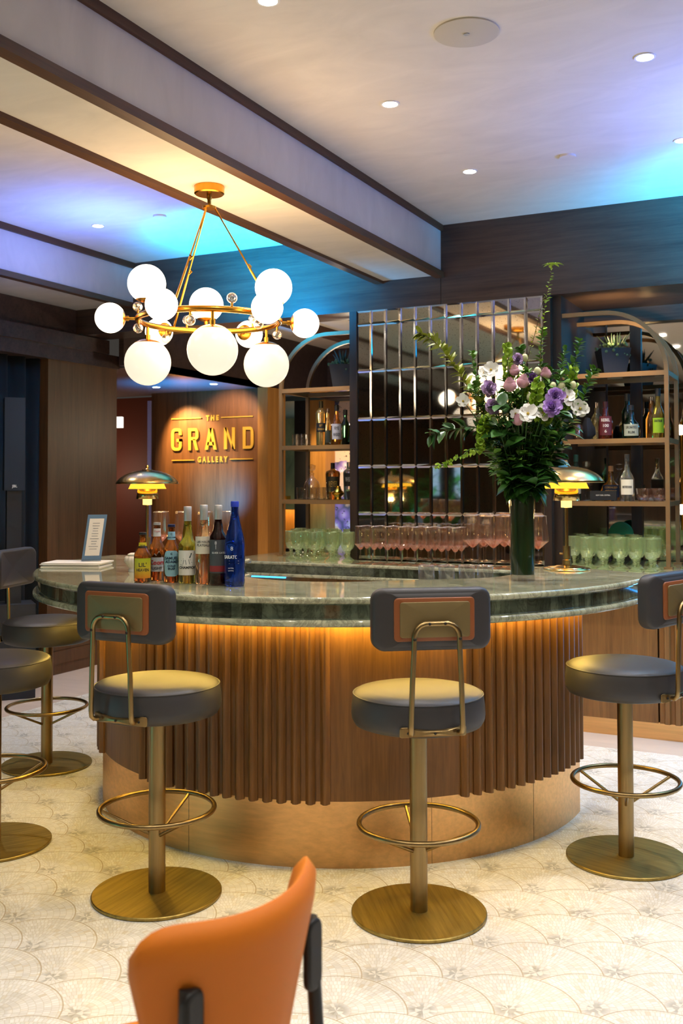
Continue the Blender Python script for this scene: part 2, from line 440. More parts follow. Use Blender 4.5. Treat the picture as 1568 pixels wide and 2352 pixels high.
# ------------------------------------------------------------------ structure
def sbox(name, mat, x0, x1, y0, y1, z0, z1): return struct(MB().box(x0, x1, y0, y1, z0, z1).build(name, M[mat] if isinstance(mat, str) else mat, smooth=False))
sbox('floor', 'mosaic', -4.85, 3.4, -4.0, 5.82, -.05, 0)
m = MB().box(-9.5, -4.85, -4.0, 14, -.05, 0).box(-4.85, 3.4, 5.82, 14, -.05, 0)
struct(m.build('floor', M['tan_tile'], smooth=False))
sbox('ceiling', 'plaster', -5.6, 3.4, -4.0, HV, CEIL, CEIL+.1)
# main ceiling beam and the half beam by the left wall
sbox('trim_1', 'beamface', -2.875, -2.41, -4, HV, 2.935, CEIL)
m = MB()
for x0, x1 in ((-2.41, -2.39), (-2.895, -2.875)): m.box(x0, x1, -4, HV, CEIL-.038, CEIL)
struct(m.build('trim_2', M['wood_trim'], smooth=False))
m = MB()
for x0, x1 in ((-2.445, -2.385), (-2.90, -2.84)): m.box(x0, x1, -4, HV, 2.905, 2.945)
struct(m.build('trim_3', M['wood_trim'], smooth=False))
sbox('ceiling', M['plaster'], -2.84, -2.445, -4, HV, 2.925, 2.935)
sbox('trim_4', 'beamface', -5.6, -5.02, -4, HV, 2.935, CEIL)
m = MB().box(-5.02, -5.0, -4, HV, CEIL-.045, CEIL).box(-5.055, -4.995, -4, HV, 2.905, 2.945)
struct(m.build('trim_5', M['wood_trim'], smooth=False))
# left bulkhead over the curtains
m = MB().box(-5.8, -5.60, -4, HV, 2.70, 2.935).box(-5.8, -5.50, -4, HV+.3, 2.60, 2.715).box(-5.8, -5.52, -4, 6.9, 2.49, 2.60)
struct(m.build('trim_6', M['wood_head'], smooth=False))
# header across the bar
sbox('wall_header', 'wood_head', -5.8, -2.412, HV, HV+.30, HB, 3.6)
sbox('wall_header', 'wood_head', -2.408, 3.4, HV, HV+.30, HB, 3.6)
# left wall, end panel and the recess behind the curtain
sbox('wall_left', 'wood_wall', -5.75, -5.55, 6.06, 6.90, .0, 2.49)
sbox('wall_left', 'wood_dark', -5.95, -5.85, 3.9, 6.06, 0, 2.6)
sbox('wall_left', 'wood_wall', -5.95, -5.85, -4.0, 3.9, 0, 2.6)
m = MB()
for k in range(3): m.box(-5.555, -5.545, 6.07, 6.89, .08+.11*k+.002, .08+.11*(k+1)-.006)
struct(m.build('baseboard_left', M['wood_wall'], smooth=False))
sbox('wall_back', 'wood_wall', -5.95, 3.4, -4.1, -4.0, 0, 3.4)
sbox('wall_right', 'wood_wall', 3.4, 3.5, -4.1, 14, 0, 3.4)
# corridor with the sign wall
sbox('ceiling', plain('glossy_dark_ceiling', srgb(120, 116, 118), .22, 0, .8), -9.5, -5.35, 6.9, 9.2, 2.5, 2.56)
sbox('wall_bulkhead', 'wood_head', -5.4, -5.35, 6.74, 10.5, 2.5, 3.2)
sbox('ceiling', 'plaster', -5.4, 3.4, 6.74, 10.5, 3.08, 3.15)
struct(MB().box(-4.72, -4.60, 6.74, 10.5, 3.0, 3.08).box(-4.0, -3.88, 6.74, 10.5, 3.0, 3.08).build('trim_7', M['wood_trim'], smooth=False))
sbox('wall_sign', 'wood_wall', -6.76, -5.36, 9.0, 9.15, 0, 2.5)
sbox('trim_8', 'wood_gold', -5.36, -5.24, 8.93, 9.3, 0, 2.5)
sbox('trim_9', plain('pale_door_frame', srgb(150, 150, 200), .4), -6.80, -6.76, 8.98, 9.1, 0, 2.42)
sbox('wall_corridor', plain('dark_red_wall', srgb(92, 40, 20), .6), -9.5, -6.80, 9.35, 9.45, 0, 2.5)
sbox('wall_corridor', 'wood_dark', -9.6, -9.5, 6.9, 9.45, 0, 2.5)
sbox('wall_corridor', 'wood_dark', -9.5, -5.75, 6.75, 6.88, 0, 2.5)
# far rooms behind
sbox('wall_far_header', 'wood_head', -5.4, 3.4, 10.5, 10.6, 2.5, 3.2)
sbox('ceiling', plain('far_ceiling', srgb(70, 90, 100), .5), -9.5, 3.4, 10.6, 14, 2.5, 2.56)
def green_wall():
    m_, nt, p, L = newmat('green_limewash')
    n1 = noise(nt, coords(nt, (1, 1, .5)), 3, 6, .6, .5)
    L.new(ramp(nt, n1, [(.3, srgb(70, 84, 66)), (.7, srgb(120, 132, 104))]), p.inputs['Base Color']); p.inputs['Roughness'].default_value = .8
    return m_
sbox('wall_green', green_wall(), -8.0, 3.4, 13.4, 13.5, 0, 2.5)
M['mural_bg'] = None
def mural():
    m_, nt, p, L = newmat('floral_wallpaper')
    v = coords(nt, (1, 1, 1))
    vo = nt.nodes.new('ShaderNodeTexVoronoi'); vo.inputs['Scale'].default_value = 7; L.new(v, vo.inputs['Vector'])
    n1 = noise(nt, v, 2.3, 3, .5, .6)
    n2 = noise(nt, v, 16, 4, .6, 1.5)
    base = (N(nt, n1)-.5).gt(.0)
    pet = ramp(nt, vo.outputs['Distance'], [(.0, srgb(250, 240, 235)), (.4, srgb(150, 120, 190)), (.75, srgb(60, 70, 90)), (1, srgb(205, 170, 140))])
    k = nt.nodes.new('ShaderNodeMix'); k.data_type = 'RGBA'; L.new(base.s, k.inputs[0]); k.inputs[6].default_value = rgb(srgb(226, 190, 160)); L.new(pet, k.inputs[7])
    k2 = nt.nodes.new('ShaderNodeMix'); k2.data_type = 'RGBA'; L.new((N(nt, n2)-.62).gt(0).s, k2.inputs[0]); L.new(k.outputs[2], k2.inputs[6]); k2.inputs[7].default_value = rgb(srgb(60, 60, 60))
    L.new(k2.outputs[2], p.inputs['Base Color']); p.inputs['Roughness'].default_value = .6
    return m_
sbox('wall_mural', mural(), uat(746, 10.9), uat(746, 10.9)+1.6, 10.9, 11.0, .0, 2.5)
sbox('wall_far_jamb', 'wood_gold', uat(703, 10.6), uat(747, 10.6), 10.6, 10.85, 0, 2.5)
sbox('wall_far_jamb', plain('black_jamb', (.01, .009, .008), .6), uat(674, 10.6), uat(702, 10.6), 10.62, 10.8, 0, 2.5)
light('mural_picture_lamp', 'SPOT', (uat(760, 9.9), 9.9, 2.3), 90, (1, .75, .45), .05, 60, .8, look=(uat(775, 10.9), 10.9, 1.6))
light('mural_wash_lamp', 'SPOT', (uat(790, 9.9), 9.8, .5), 60, CYAN, .05, 50, .8, look=(uat(785, 10.9), 10.9, 1.15))
# booth beyond the opening
bx0 = uat(614, 12.6)
bo = thing('booth_bench', 'honey wood booth back lit yellow, seen beyond the left shelf', 'booth', (bx0, 12.6, 0))
MB().box(0, 1.4, 0, .12, 0, 1.13).build('back_panel', M['wood_gold'], bo, False)
MB().box(.0, 1.4, -.55, -.0, 0, .62).build('seat', plain('dark_booth_seat', (.03, .02, .015), .6), bo, False)
wl = thing('wall_lamp', 'gold hooded lamp glowing above the booth beyond the shelf', 'lamp', (uat(640, 12.55), 12.55, 1.17))
MB().box(-.16, .16, -.06, .06, .10, .16).build('lamp_shade', M['brass'], wl, False)
MB().box(-.15, .15, -.05, .05, .085, .10).build('diffuser', plain('warm_diffuser', (1, .8, .4), .5, emit=(1, .62, .2), es=18), wl, False)
MB().tube([(.02, 0, -.4), (.02, 0, .1)], .008).build('stem', M['brass'], wl)
MB().lathe([(.045, -.41), (.045, -.33), (.03, -.33)], 16).build('base', M['black'], wl)
light('booth_glow', 'POINT', (uat(645, 12.3), 12.3, 1.18), 9, (1, .62, .2), .05)

# right niche behind the counter
sbox('wall_niche', 'mirror', -1.60, 3.4, 7.22, 7.27, .964, 2.62)
sbox('wall_niche', 'wood_head', -1.70, 3.4, 7.17, 7.27, 2.62, 2.9)
sbox('ceiling', M['wood_head'], -1.64, 3.4, 6.74, 7.2, 2.725, 2.8)
sbox('wall_niche', 'wood_dark', -1.706, -1.60, 6.50, 7.27, .0, 2.725)
struct(MB().box(uat(1449, 7.2), uat(1474, 7.2), 7.19, 7.22, .964, 2.62).box(uat(1393, 7.2)-.006, uat(1393, 7.2)+.006, 7.212, 7.22, .964, 2.62).box(.55, .57, 7.21, 7.22, .964, 2.62).build('trim_10', M['wood_dark'], smooth=False))
light('niche_soffit_fill', 'SPOT', (-1.30, 6.60, 2.42), 14, (1, .68, .3), .03, 120, .7, look=(-1.33, 6.9, 2.8))  # added spot aimed up to warm the niche soffit, no fixture
# pier
PU0, PU1 = -3.044, -1.706
sbox('wall_pier', 'wood_dark', PU0-.055, PU0, HV-.012, 6.95, .964, HB)
sbox('wall_pier', 'wood_dark', PU0, PU1, HV+.012, 6.95, 0, HB)
sbox('wall_pier', 'wood_dark', PU1, PU1+.05, HV-.004, 6.6, .964, HB)

def mirror_mat():
    m_, nt, p, L = newmat('foxed_mirror'); p.inputs['Metallic'].default_value = 1
    n1 = noise(nt, coords(nt), 150, 2, .5); n2 = noise(nt, coords(nt), 2.5, 2, .5)
    f = (N(nt, n1)+N(nt, n2)*.25-.78).gt(0)
    k = nt.nodes.new('ShaderNodeMix'); k.data_type = 'RGBA'; L.new(f.s, k.inputs[0]); k.inputs[6].default_value = (.56, .53, .48, 1); k.inputs[7].default_value = (.26, .24, .21, 1)
    L.new(k.outputs[2], p.inputs['Base Color']); p.inputs['Roughness'].default_value = .035
    return m_
mp = thing('mirror_panel', 'tall antique mirror of faceted glass squares standing behind the wine glasses', 'mirror', (PU0, HV, .964))
rows = [.0, .3276, .6574, .9919, 1.3328, 1.6635, 1.761]; NC = 12; cw = (PU1-PU0)/NC
flat = MB(); bev = MB(); B = .012; T = .0045
for r in range(len(rows)-1):
    for c in range(NC):
        x0, x1, z0, z1 = c*cw+.0008, (c+1)*cw-.0008, rows[r]+.0008, rows[r+1]-.0008
        tx, tz = random.uniform(-.0010, .0010), random.uniform(-.0010, .0010)
        ins = [(x0+B, -T+tx, z0+B), (x1-B, -T-tx, z0+B), (x1-B, -T-tx+tz, z1-B), (x0+B, -T+tx+tz, z1-B)]
        ou = [(x0, -.0005, z0), (x1, -.0005, z0), (x1, -.0005, z1), (x0, -.0005, z1)]
        flat.add(ins, [(0, 1, 2, 3)])
        bev.add(ou+ins, [(0, 1, 5, 4), (1, 2, 6, 5), (2, 3, 7, 6), (3, 0, 4, 7)])
flat.build('mirror_tiles', mirror_mat(), mp, False)
bev.build('bevels', plain('mirror_bevel', (.62, .60, .57), .08, 1), mp, False)

# ------------------------------------------------------------------ curtain, speakers
def curtain(v0, v1, label):
    m = MB(); n = int((v1-v0)/.012); vs = []
    for i in range(n+1):
        v = v0+(v1-v0)*i/n
        uu = -5.70+.075*abs(sin(v*17+.8*sin(v*5)))**.7+.02*sin(v*41)
        vs += [(uu, v, .01), (uu+.01*sin(v*9), v, 1.3), (uu, v, 2.5)]
    fs = []
    for i in range(n):
        for k in range(2): fs.append((3*i+k, 3*i+3+k, 3*i+4+k, 3*i+1+k))
    o = m.add(vs, fs).build('curtain', plain('dark_green_velvet', srgb(8, 13, 11), .8), smooth=True, ang=80)
    sd = o.modifiers.new('thick', 'SOLIDIFY'); sd.thickness = .006
    tag(o, label, 'curtain')
curtain(4.0, 6.05, 'dark green velvet curtain hanging left of the wooden end panel')
sp = thing('column_speaker', 'tall black column loudspeaker standing before the dark curtain, left edge', 'speaker', (-5.28, 5.42, 0), radians(50))
MB().box(-.14, .14, -.14, .14, 0, .66).build('subwoofer', plain('black_speaker_box', (.015, .015, .017), .5), sp, False)
MB().box(-.05, .05, -.05, .05, .66, 1.46).build('pole_spacer', M['black'], sp, False)
MB().box(-.07, .07, -.07, .07, 1.46, 2.12).build('column', plain('speaker_grille', (.012, .016, .02), .7), sp, False)
text('badge', 'JBL', .026, M['white'], sp, (0.0, -.072, 1.49), 0, bold=.0006)

# ------------------------------------------------------------------ ceiling fixtures
dl = thing('downlight', '', 'downlight')
MB().lathe([(.044, 0), (.044, -.004), (.036, -.004), (.035, .0)], 28).build('trim_ring', M['white'], dl)
MB().lathe([(.035, -.0035), (.0001, -.0036)], 24).build('lens', plain('downlight_lens', (1, .9, .8), .5, emit=(1, .95, .85), es=60), dl)
DLS = [(-1.84, 3.14, 'ceiling downlight at the top edge, nearest the ceiling speaker grille'),
       (-.69, 4.26, 'ceiling downlight on the right side beyond the round speaker grille'),
       (-1.84, 4.26, 'ceiling downlight left of centre, between beam and speaker grille'),
       (-1.84, 5.39, 'ceiling downlight nearest the corner of beam and wood header'),
       (-.69, 5.39, 'ceiling downlight at the right picture edge in the blue glow'),
       (-4.5, 5.39, 'lone downlight in the blue lit left coffer')]
first = True
for x, y, lb in DLS:
    if first: dl.location = (x, y, CEIL); dl['label'] = lb; first = False; o = dl
    else: o = dup(dl, (x, y, CEIL), 0, lb)
    o['group'] = 'ceiling downlights'
for x in (-1.84, -.69, .46, 1.6):
    for y in (-1.3, -.2, .9, 2.02):
        dup(dl, (x, y, CEIL), 0, 'recessed ceiling downlight in the row behind the viewer, seen only in mirrors', 'rear ceiling downlights')
DLE = 62
for x in (-4.5, -1.84, -.69, .46):  # left column adds floor fill; only its farthest spot has a fixture
    for y in (-1.3, .9, 2.02, 3.14, 4.26, 5.39):
        if x == -4.5 and y < 2: continue
        e = DLE*(.76 if y < 3.2 else 1.45)*(.75 if x == -4.5 else 1)
        light('downlight_and_fill_beam', 'SPOT', (x, y, CEIL-.012), e, NEUT if x > -2 and y < 2.5 else (1, .96, .94), .03, 78 if y > 5 or x == -4.5 else 105, .6)
light('downlight_and_fill_beam', 'SPOT', (-4.9, 7.9, 2.49), 80, (1, .96, .94), .03, 80, .55)  # added fill over the tan floor behind, without a downlight
light('downlight_and_fill_beam', 'SPOT', (-4.95, 6.0, 2.9), 60, (1, .96, .94), .03, 55, .7, look=(-4.9, 5.6, 0))  # unseen spot put in to brighten the tan floor by the wall
sg = thing('ceiling_speaker', 'large round flush ceiling speaker grille', 'speaker', (-1.276, 3.71, CEIL))
MB().lathe([(.128, 0), (.128, -.006), (.12, -.008), (.0001, -.008)], 48).build('grille', plain('grille_beige', srgb(200, 190, 172), .7), sg)
MB().lathe([(.012, -.009), (.012, -.012), (.0001, -.012)], 12).build('badge', M['silver'], sg)
for x, y, lb in ((-1.28, 5.37, 'small round blank ceiling plate in the blue glow by the header'), (-3.97, 5.37, 'small round ceiling plate in the left coffer')):
    tag(MB().lathe([(.044, 0), (.044, -.012), (.0001, -.013)], 28).build('ceiling_plate', M['plaster']), lb, 'ceiling plate', 'round ceiling plates', (x, y, CEIL))

# ------------------------------------------------------------------ chandelier
CH = (-2.675, 4.01); RZ = 2.28
ch = thing('chandelier', 'brass ring chandelier with lit opal globes hanging from the beam', 'chandelier', (CH[0], CH[1], RZ), YAW+radians(7))
topz = 2.925-RZ
MB().lathe([(.0001, topz), (.072, topz), (.072, topz-.035), (.066, topz-.04), (.0001, topz-.04)], 40).build('canopy', M['brass'], ch)
MB().lathe([(.012, topz-.04), (.012, topz-.06), (.009, topz-.065), (.009, topz-.10)], 16).lathe([(.0001, topz-.098), (.033, topz-.098), (.033, topz-.108), (.0001, topz-.108)], 24).build('hub', M['brass'], ch)
MB().torus(.335, .0145, n=72, m=14).build('ring', M['brass'], ch)
for k, a in enumerate((2, 122, 242)):
    A = radians(a); p0 = Vector((.028*cos(A), .028*sin(A), topz-.105)); p1 = Vector((.335*cos(A), .335*sin(A), .012))
    q = p0.lerp(p1, .52)
    MB().tube([p0, q], .004, 8).build('chain', M['brass'], ch)
    MB().tube([q, p1], .0055, 8).tube([q+Vector((0, 0, .012)), q+Vector((.012, 0, 0)), q+Vector((0, 0, -.012))], .004, 6).build('rod', M['brass'], ch)
def globe_part(kind, a):
    A = radians(a); er = Vector((cos(A), sin(A), 0)); ez = Vector((0, 0, 1))
    base = er*.335
    if kind == 'down': dr, R, L = -ez, .113, .065
    elif kind == 'up': dr, R, L = ez, .087, .040
    else: dr, R, L = er, .071, .045
    c = base+dr*(.0145+L+R*.93)
    x = dr.orthogonal().normalized(); y = dr.cross(x)
    def tf(px, py, pz):   # local: z along dr from globe centre outward
        return c+x*px+y*py+dr*pz
    g = MB().ball(R, n=32, m=20).map(tf).build('globe', M['globe' if kind == 'down' else 'globe2'], ch)
    cap = [(R*1.012*sin(t), -R*1.012*cos(t)) for t in [i*radians(34)/6 for i in range(7)]]
    cap[0] = (.0001, cap[0][1])
    cap = MB().lathe(cap+[(R*.53, -R*.82), (.0001, -R*.8)], 28).map(tf).build('cap', M['brass'], g)
    st = MB().tube([base, base+dr*(.0145+L+.002)], .0075, 10)
    q = base+dr*(.0145+L*.55); st.tube([q, q+dr*(L*.5)], .0125, 12)
    st.build('stem', M['brass'], g)
for k in range(3):
    globe_part('down', 273+120*k); globe_part('up', 213+120*k)
for k in range(6): globe_part('out', 4+60*k)
for a, kind in ((288, 1), (256, -1), (110, 1), (188, 1), (192, -1), (130, -1), (50, 1), (312, -1), (12, -1)):
    A = radians(a); p = Vector((.335*cos(A), .335*sin(A), 0)); e = Vector((0, 0, kind))
    o = MB().ball(.0235, tuple(p+e*.052), 20, 12).build('glass_ball', glassy('ball_glass', (.86, .82, .74), gloss=.28), ch) if a == 288 else None
    if o: BALLM = o.data.materials[0]
    else: o = MB().ball(.0235, tuple(p+e*.052), 20, 12).build('glass_ball', BALLM, ch)
    MB().tube([p+e*.012, p+e*.03], .005, 8).build('stem', M['brass'], o)
light('chandelier_glow', 'POINT', (CH[0], CH[1], RZ+.05), 40, (1, .64, .30), .30)

# ------------------------------------------------------------------ bar
BC = (-2.27, 4.63); BR = 1.52; BZ = 1.09
outer = [(BC[0]+BR*cos(radians(a)), BC[1]+BR*sin(radians(a))) for a in [3-i*(186)/70 for i in range(71)]]
def catmull(pts, n=5):
    out = []
    for i in range(len(pts)-1):
        p0 = pts[max(i-1, 0)]; p1 = pts[i]; p2 = pts[i+1]; p3 = pts[min(i+2, len(pts)-1)]
        for k in range(n):
            t = k/n
            out.append(tuple(.5*((2*b)+(-a+c)*t+(2*a-5*b+4*c-d)*t*t+(-a+3*b-3*c+d)*t**3) for a, b, c, d in zip(p0, p1, p2, p3)))
    out.append(pts[-1]); return out
inner = catmull([(-2.92, 4.80), (-2.84, 4.50), (-2.62, 4.10), (-2.38, 3.85), (-2.12, 3.75), (-1.86, 3.80), (-1.60, 4.03), (-1.40, 4.20), (-1.325, 4.42), (-1.30, 4.97)])
poly = outer+inner
def offset(poly, d):
    n = len(poly); out = []
    for i in range(n):
        a, b, c = poly[i-1], poly[i], poly[(i+1) % n]
        e1 = Vector((b[0]-a[0], b[1]-a[1])).normalized(); e2 = Vector((c[0]-b[0], c[1]-b[1])).normalized()
        n1 = Vector((e1.y, -e1.x)); n2 = Vector((e2.y, -e2.x)); nn = (n1+n2)
        nn = nn.normalized() if nn.length > .2 else n1
        k = 1/max(.5, nn.dot(n1)); out.append((b[0]-SGN*nn.x*d*k, b[1]-SGN*nn.y*d*k))
    return out
area = sum(poly[i-1][0]*poly[i][1]-poly[i][0]*poly[i-1][1] for i in range(len(poly)))
SGN = 1 if area > 0 else -1
def slab(poly, levels):
    from mathutils.geometry import tessellate_polygon
    m = MB(); rings = [offset(poly, d) for z, d in levels]; n = len(poly); vs = []
    for (z, d), r in zip(levels, rings): vs += [(x, y, z) for x, y in r]
    fs = []
    for i in range(len(levels)-1):
        for k in range(n):
            k2 = (k+1) % n; fs.append((i*n+k, i*n+k2, (i+1)*n+k2, (i+1)*n+k))
    for i, flip in ((0, 0), (len(levels)-1, 1)):
        tri = tessellate_polygon([[Vector((x, y, 0)) for x, y in rings[i]]])
        for t in tri: fs.append(tuple(i*n+j for j in t))
    return m.add(vs, fs)
bar = thing('bar_counter', 'large curved bar with green marble top, fluted walnut front and copper kickplate', 'bar', (0, 0, 0))
def bull(z0, z1, ins=.0, deep=.02, n=5):
    r = (z1-z0)/2; zc = (z0+z1)/2; out = []
    for i in range(n+1):
        a = -pi/2+pi*i/n; out.append((zc+r*sin(a), deep*(1-cos(a))*.6+ins))
    return out[::-1]
top = slab(poly, bull(BZ-.024, BZ, 0, .014)).build('countertop', M['marble'], bar, ang=50)
slab(poly, [(BZ-.024, .017), (BZ-.030, .024), (BZ-.078, .024), (BZ-.082, .017)]).build('edge_band', M['marble_face'], bar, ang=30)
slab(poly, [(z, d) for z, d in bull(BZ-.108, BZ-.082, 0, .014)]).build('lower_bead', M['marble'], bar, ang=50)
WR = 1.197
m = MB(); arcbox(m, BC, WR-.04, WR, -176, 1, .26, BZ-.109, 90); m.build('wood_panel', M['wood_bar'], bar, ang=20)
fl = MB()
def flute(a):
    hw = .019; prof = [(-hw, 0), (-hw, .010), (-hw*.75, .014), (-hw*.55, .022), (-hw*.2, .027), (hw*.2, .027), (hw*.55, .022), (hw*.75, .014), (hw, .010), (hw, 0)]
    A = radians(a); er = Vector((cos(A), sin(A), 0)); et = Vector((-sin(A), cos(A), 0)); o = Vector((BC[0], BC[1], 0)); vs = []
    for z in (.252, BZ-.109):
        for t, d in prof: vs.append(tuple(o+er*(WR-.002+d)+et*t+Vector((0, 0, z))))
    n = len(prof); fs = [(i, i+1, n+i+1, n+i) for i in range(n-1)]+[tuple(range(n))[::-1]]
    fl.add(vs, fs)
for a0, a1 in ((-174, -131.5), (-110.5, -66), (-41.5, 0)):
    n = round((a1-a0)/2.78); fl = MB()
    for i in range(n): flute(a0+(i+.5)*(a1-a0)/n)
    fl.build('fluted_battens', M['wood_bar'], bar, ang=30)
m = MB(); arcbox(m, BC, WR-.05, WR-.004, -176, 1, .0, .26, 90); m.build('kickplate', M['copper'], bar, ang=20)
m = MB()
for a in (-153, -96, -47, -22): arcbox(m, BC, WR-.0045, WR-.0035, a-.03, a+.03, .0, .26, 1)
m.build('kickplate_seam', M['bronze_dark'], bar, False)
m = MB(); arcbox(m, BC, WR+.030, WR+.045, -172, -2, BZ-.118, BZ-.110, 80); m.build('light_strip', plain('warm_led', (1, .6, .2), .5, emit=(1, .66, .13), es=100), bar, False)
# inner service ledge of the bar
m = MB(); arcbox(m, BC, .30, 1.14, -120, -2, .84, .87, 30); m.build('inner_ledge', M['wood_dark'], bar, False)

# back counter
bk = thing('back_counter', 'straight back counter with marble slab against the mirror wall', 'counter', (0, 0, 0))
cpoly = [(-3.967, 6.05), (3.0, 6.05), (3.0, 7.20), (-1.60, 7.20), (-1.60, 6.38), (-3.10, 6.38), (-3.10, 7.0), (-3.967, 7.0)]
cpoly = [(-3.967, 7.0), (-3.967, 6.05), (3.0, 6.05), (3.0, 7.16), (-1.59, 7.16), (-1.59, 6.42), (-3.11, 6.42), (-3.11, 7.0)]
CZ = .964
area = sum(cpoly[i-1][0]*cpoly[i][1]-cpoly[i][0]*cpoly[i-1][1] for i in range(len(cpoly)))
SGN = 1 if area > 0 else -1
slab(cpoly, bull(CZ-.022, CZ, 0, .012)).build('countertop', M['marble'], bk, ang=50)
slab(cpoly, [(CZ-.022, .016), (CZ-.078, .022), (CZ-.08, .016)]).build('edge_band', M['marble_face'], bk, ang=30)
slab(cpoly, bull(CZ-.104, CZ-.08, 0, .012)).build('lower_bead', M['marble'], bk, ang=50)
MB().box(-3.90, -.955, 6.11, 6.36, .10, CZ-.105).box(-.945, 3.0, 6.11, 6.36, .10, CZ-.105).build('cabinet_front', M['wood_bar'], bk, False)
MB().box(-3.88, 3.0, 6.13, 6.33, 0, .10).build('kickplate', M['copper'], bk, False)
m = MB()
for k in range(30):
    x = -.90+k*.058; m.add([(x-.02, 6.11, .1), (x-.012, 6.09, .1), (x+.012, 6.09, .1), (x+.02, 6.11, .1), (x-.02, 6.11, .855), (x-.012, 6.09, .855), (x+.012, 6.09, .855), (x+.02, 6.11, .855)], [(0, 1, 5, 4), (1, 2, 6, 5), (2, 3, 7, 6)])
m.build('fluted_battens', M['wood_bar'], bk, False)
LED = plain('blue_led', (.1, .4, 1), .5, emit=(.03, .36, 1.0), es=5)
MB().box(-3.93, -3.42, 6.062, 6.075, CZ-.113, CZ-.105).build('light_strip', LED, bk, False)
MB().box(-.80, 3.0, 6.064, 6.075, CZ-.113, CZ-.105).build('light_strip', LED, bk, False)
MB().box(-.80, 3.0, 6.049, 6.0495, CZ-.028, CZ-.022).build('light_strip', LED, bk, False)
light('counter_wash', 'POINT', (-.35, 5.75, .6), 9, (.04, .40, 1), .05)

# ------------------------------------------------------------------ stools
def make_stool():
    t = thing('bar_stool', '', 'bar stool')
    MB().lathe([(.0001, 0), (.233, 0), (.236, .003), (.236, .010), (.233, .013), (.0001, .013)], 72).build('base_plate', M['bronze_plate'], t)
    MB().lathe([(.0305, .013), (.0305, .665)], 32).build('pole', M['bronze'], t)
    ft = MB().torus(.208, .0095, (0, 0, .312), 64, 12).build('footrest', M['bronze'], t)
    for k in range(3):
        A = radians(60+120*k)
        MB().tube([(.203*cos(A), .203*sin(A), .308), (.028*cos(A), .028*sin(A), .222)], .0062, 10).build('strut', M['bronze'], t)
    prof = [(.0001, .658), (.205, .658), (.222, .664), (.232, .682), (.2345, .70), (.233, .73), (.2285, .762), (.2255, .768), (.215, .776), (.18, .784), (.12, .789), (.0001, .791)]
    MB().lathe(prof, 72).build('seat', M['leather'], t, ang=60)
    MB().torus(.2275, .0024, (0, 0, .767), 72, 8).build('piping', M['leather'], t)
    # bracket on the rear of the seat (local +X is the back)
    br = pad(.235, .034, .008, .005, .002, 4)
    br.map(lambda x, y, z: ((.2395+y)*cos(x/.24), (.2395+y)*sin(x/.24), z+.682))
    bo_ = br.build('bracket', M['bronze'], t)
    for a in (-.088, 0, .088):
        MB().ball(.0045, (.243*cos(a/.24), .243*sin(a/.24), .682), 8, 6).build('screw', M['screw'], bo_)
    pts = []
    w0, w1, zt = .086, .076, 1.045
    def side(s):
        return [(.2385, s*.079, .684), (.254, s*.084, .685), (.264, s*w0, .694), (.267, s*w0, .715), (.268, s*(w0-.004), .85), (.2705, s*w1, .975), (.2715, s*w1, zt-.045)]
    corner = lambda s: [(.272, s*(w1-.045+.045*cos(radians(k))), zt-.045+.045*sin(radians(k))) for k in (20, 40, 60, 80)]
    pts = side(-1)+corner(-1)+corner(1)[::-1]+side(1)[::-1]
    fr = MB().tube(pts, .0088, 12).build('back_frame', M['bronze'], t)
    for y, z in ((-w1, zt-.05), (w1, zt-.05), (-.026, zt), (.026, zt)):
        MB().ball(.0052, (.2795, y, z), 8, 6).build('screw', M['screw'], fr)
    bend = lambda off, zc: (lambda x, y, z: (.262+y+off-(x*x)*1.0, x, z+zc))
    b = pad(.405, .205, .040, .052, .014, 8, .003).map(bend(-.035, 1.052)); b.build('backrest', M['leather'], t, ang=60)
    pl = pad(.272, .142, .014, .008, .003, 5).map(bend(-.006, 1.055)).build('back_panel', M['leather_tan'], t, ang=50)
    pad(.236, .116, .010, .006, .002, 5).map(bend(.000, 1.055)).build('back_plate', M['back_metal'], t, ang=50)
    return t
st0 = make_stool()
ST = [((-1.331, 3.306), -54.7, 'grey leather bar stool with brass back tube, right of centre in front'),
      ((-2.255, 3.041), -89.5, 'grey leather bar stool below the row of bottles on the bar'),
      ((-.777, 4.145), -18, 'dark bar stool at the right edge beside the bar end'),
      ((-3.818, 4.172), -163.5, 'bar stool behind the left end of the bar, near the wood wall'),
      ((-3.185, 3.165), -121.2, 'bar stool cut off by the left picture edge, nearest the viewer there')]
for i, ((x, y), a, lb) in enumerate(ST):
    if i == 0: o = st0; o.location = (x, y, 0); o.rotation_euler = (0, 0, radians(a)); o['label'] = lb
    else: o = dup(st0, (x, y, 0), radians(a), lb)
    o['group'] = 'bar stools around the curved bar'

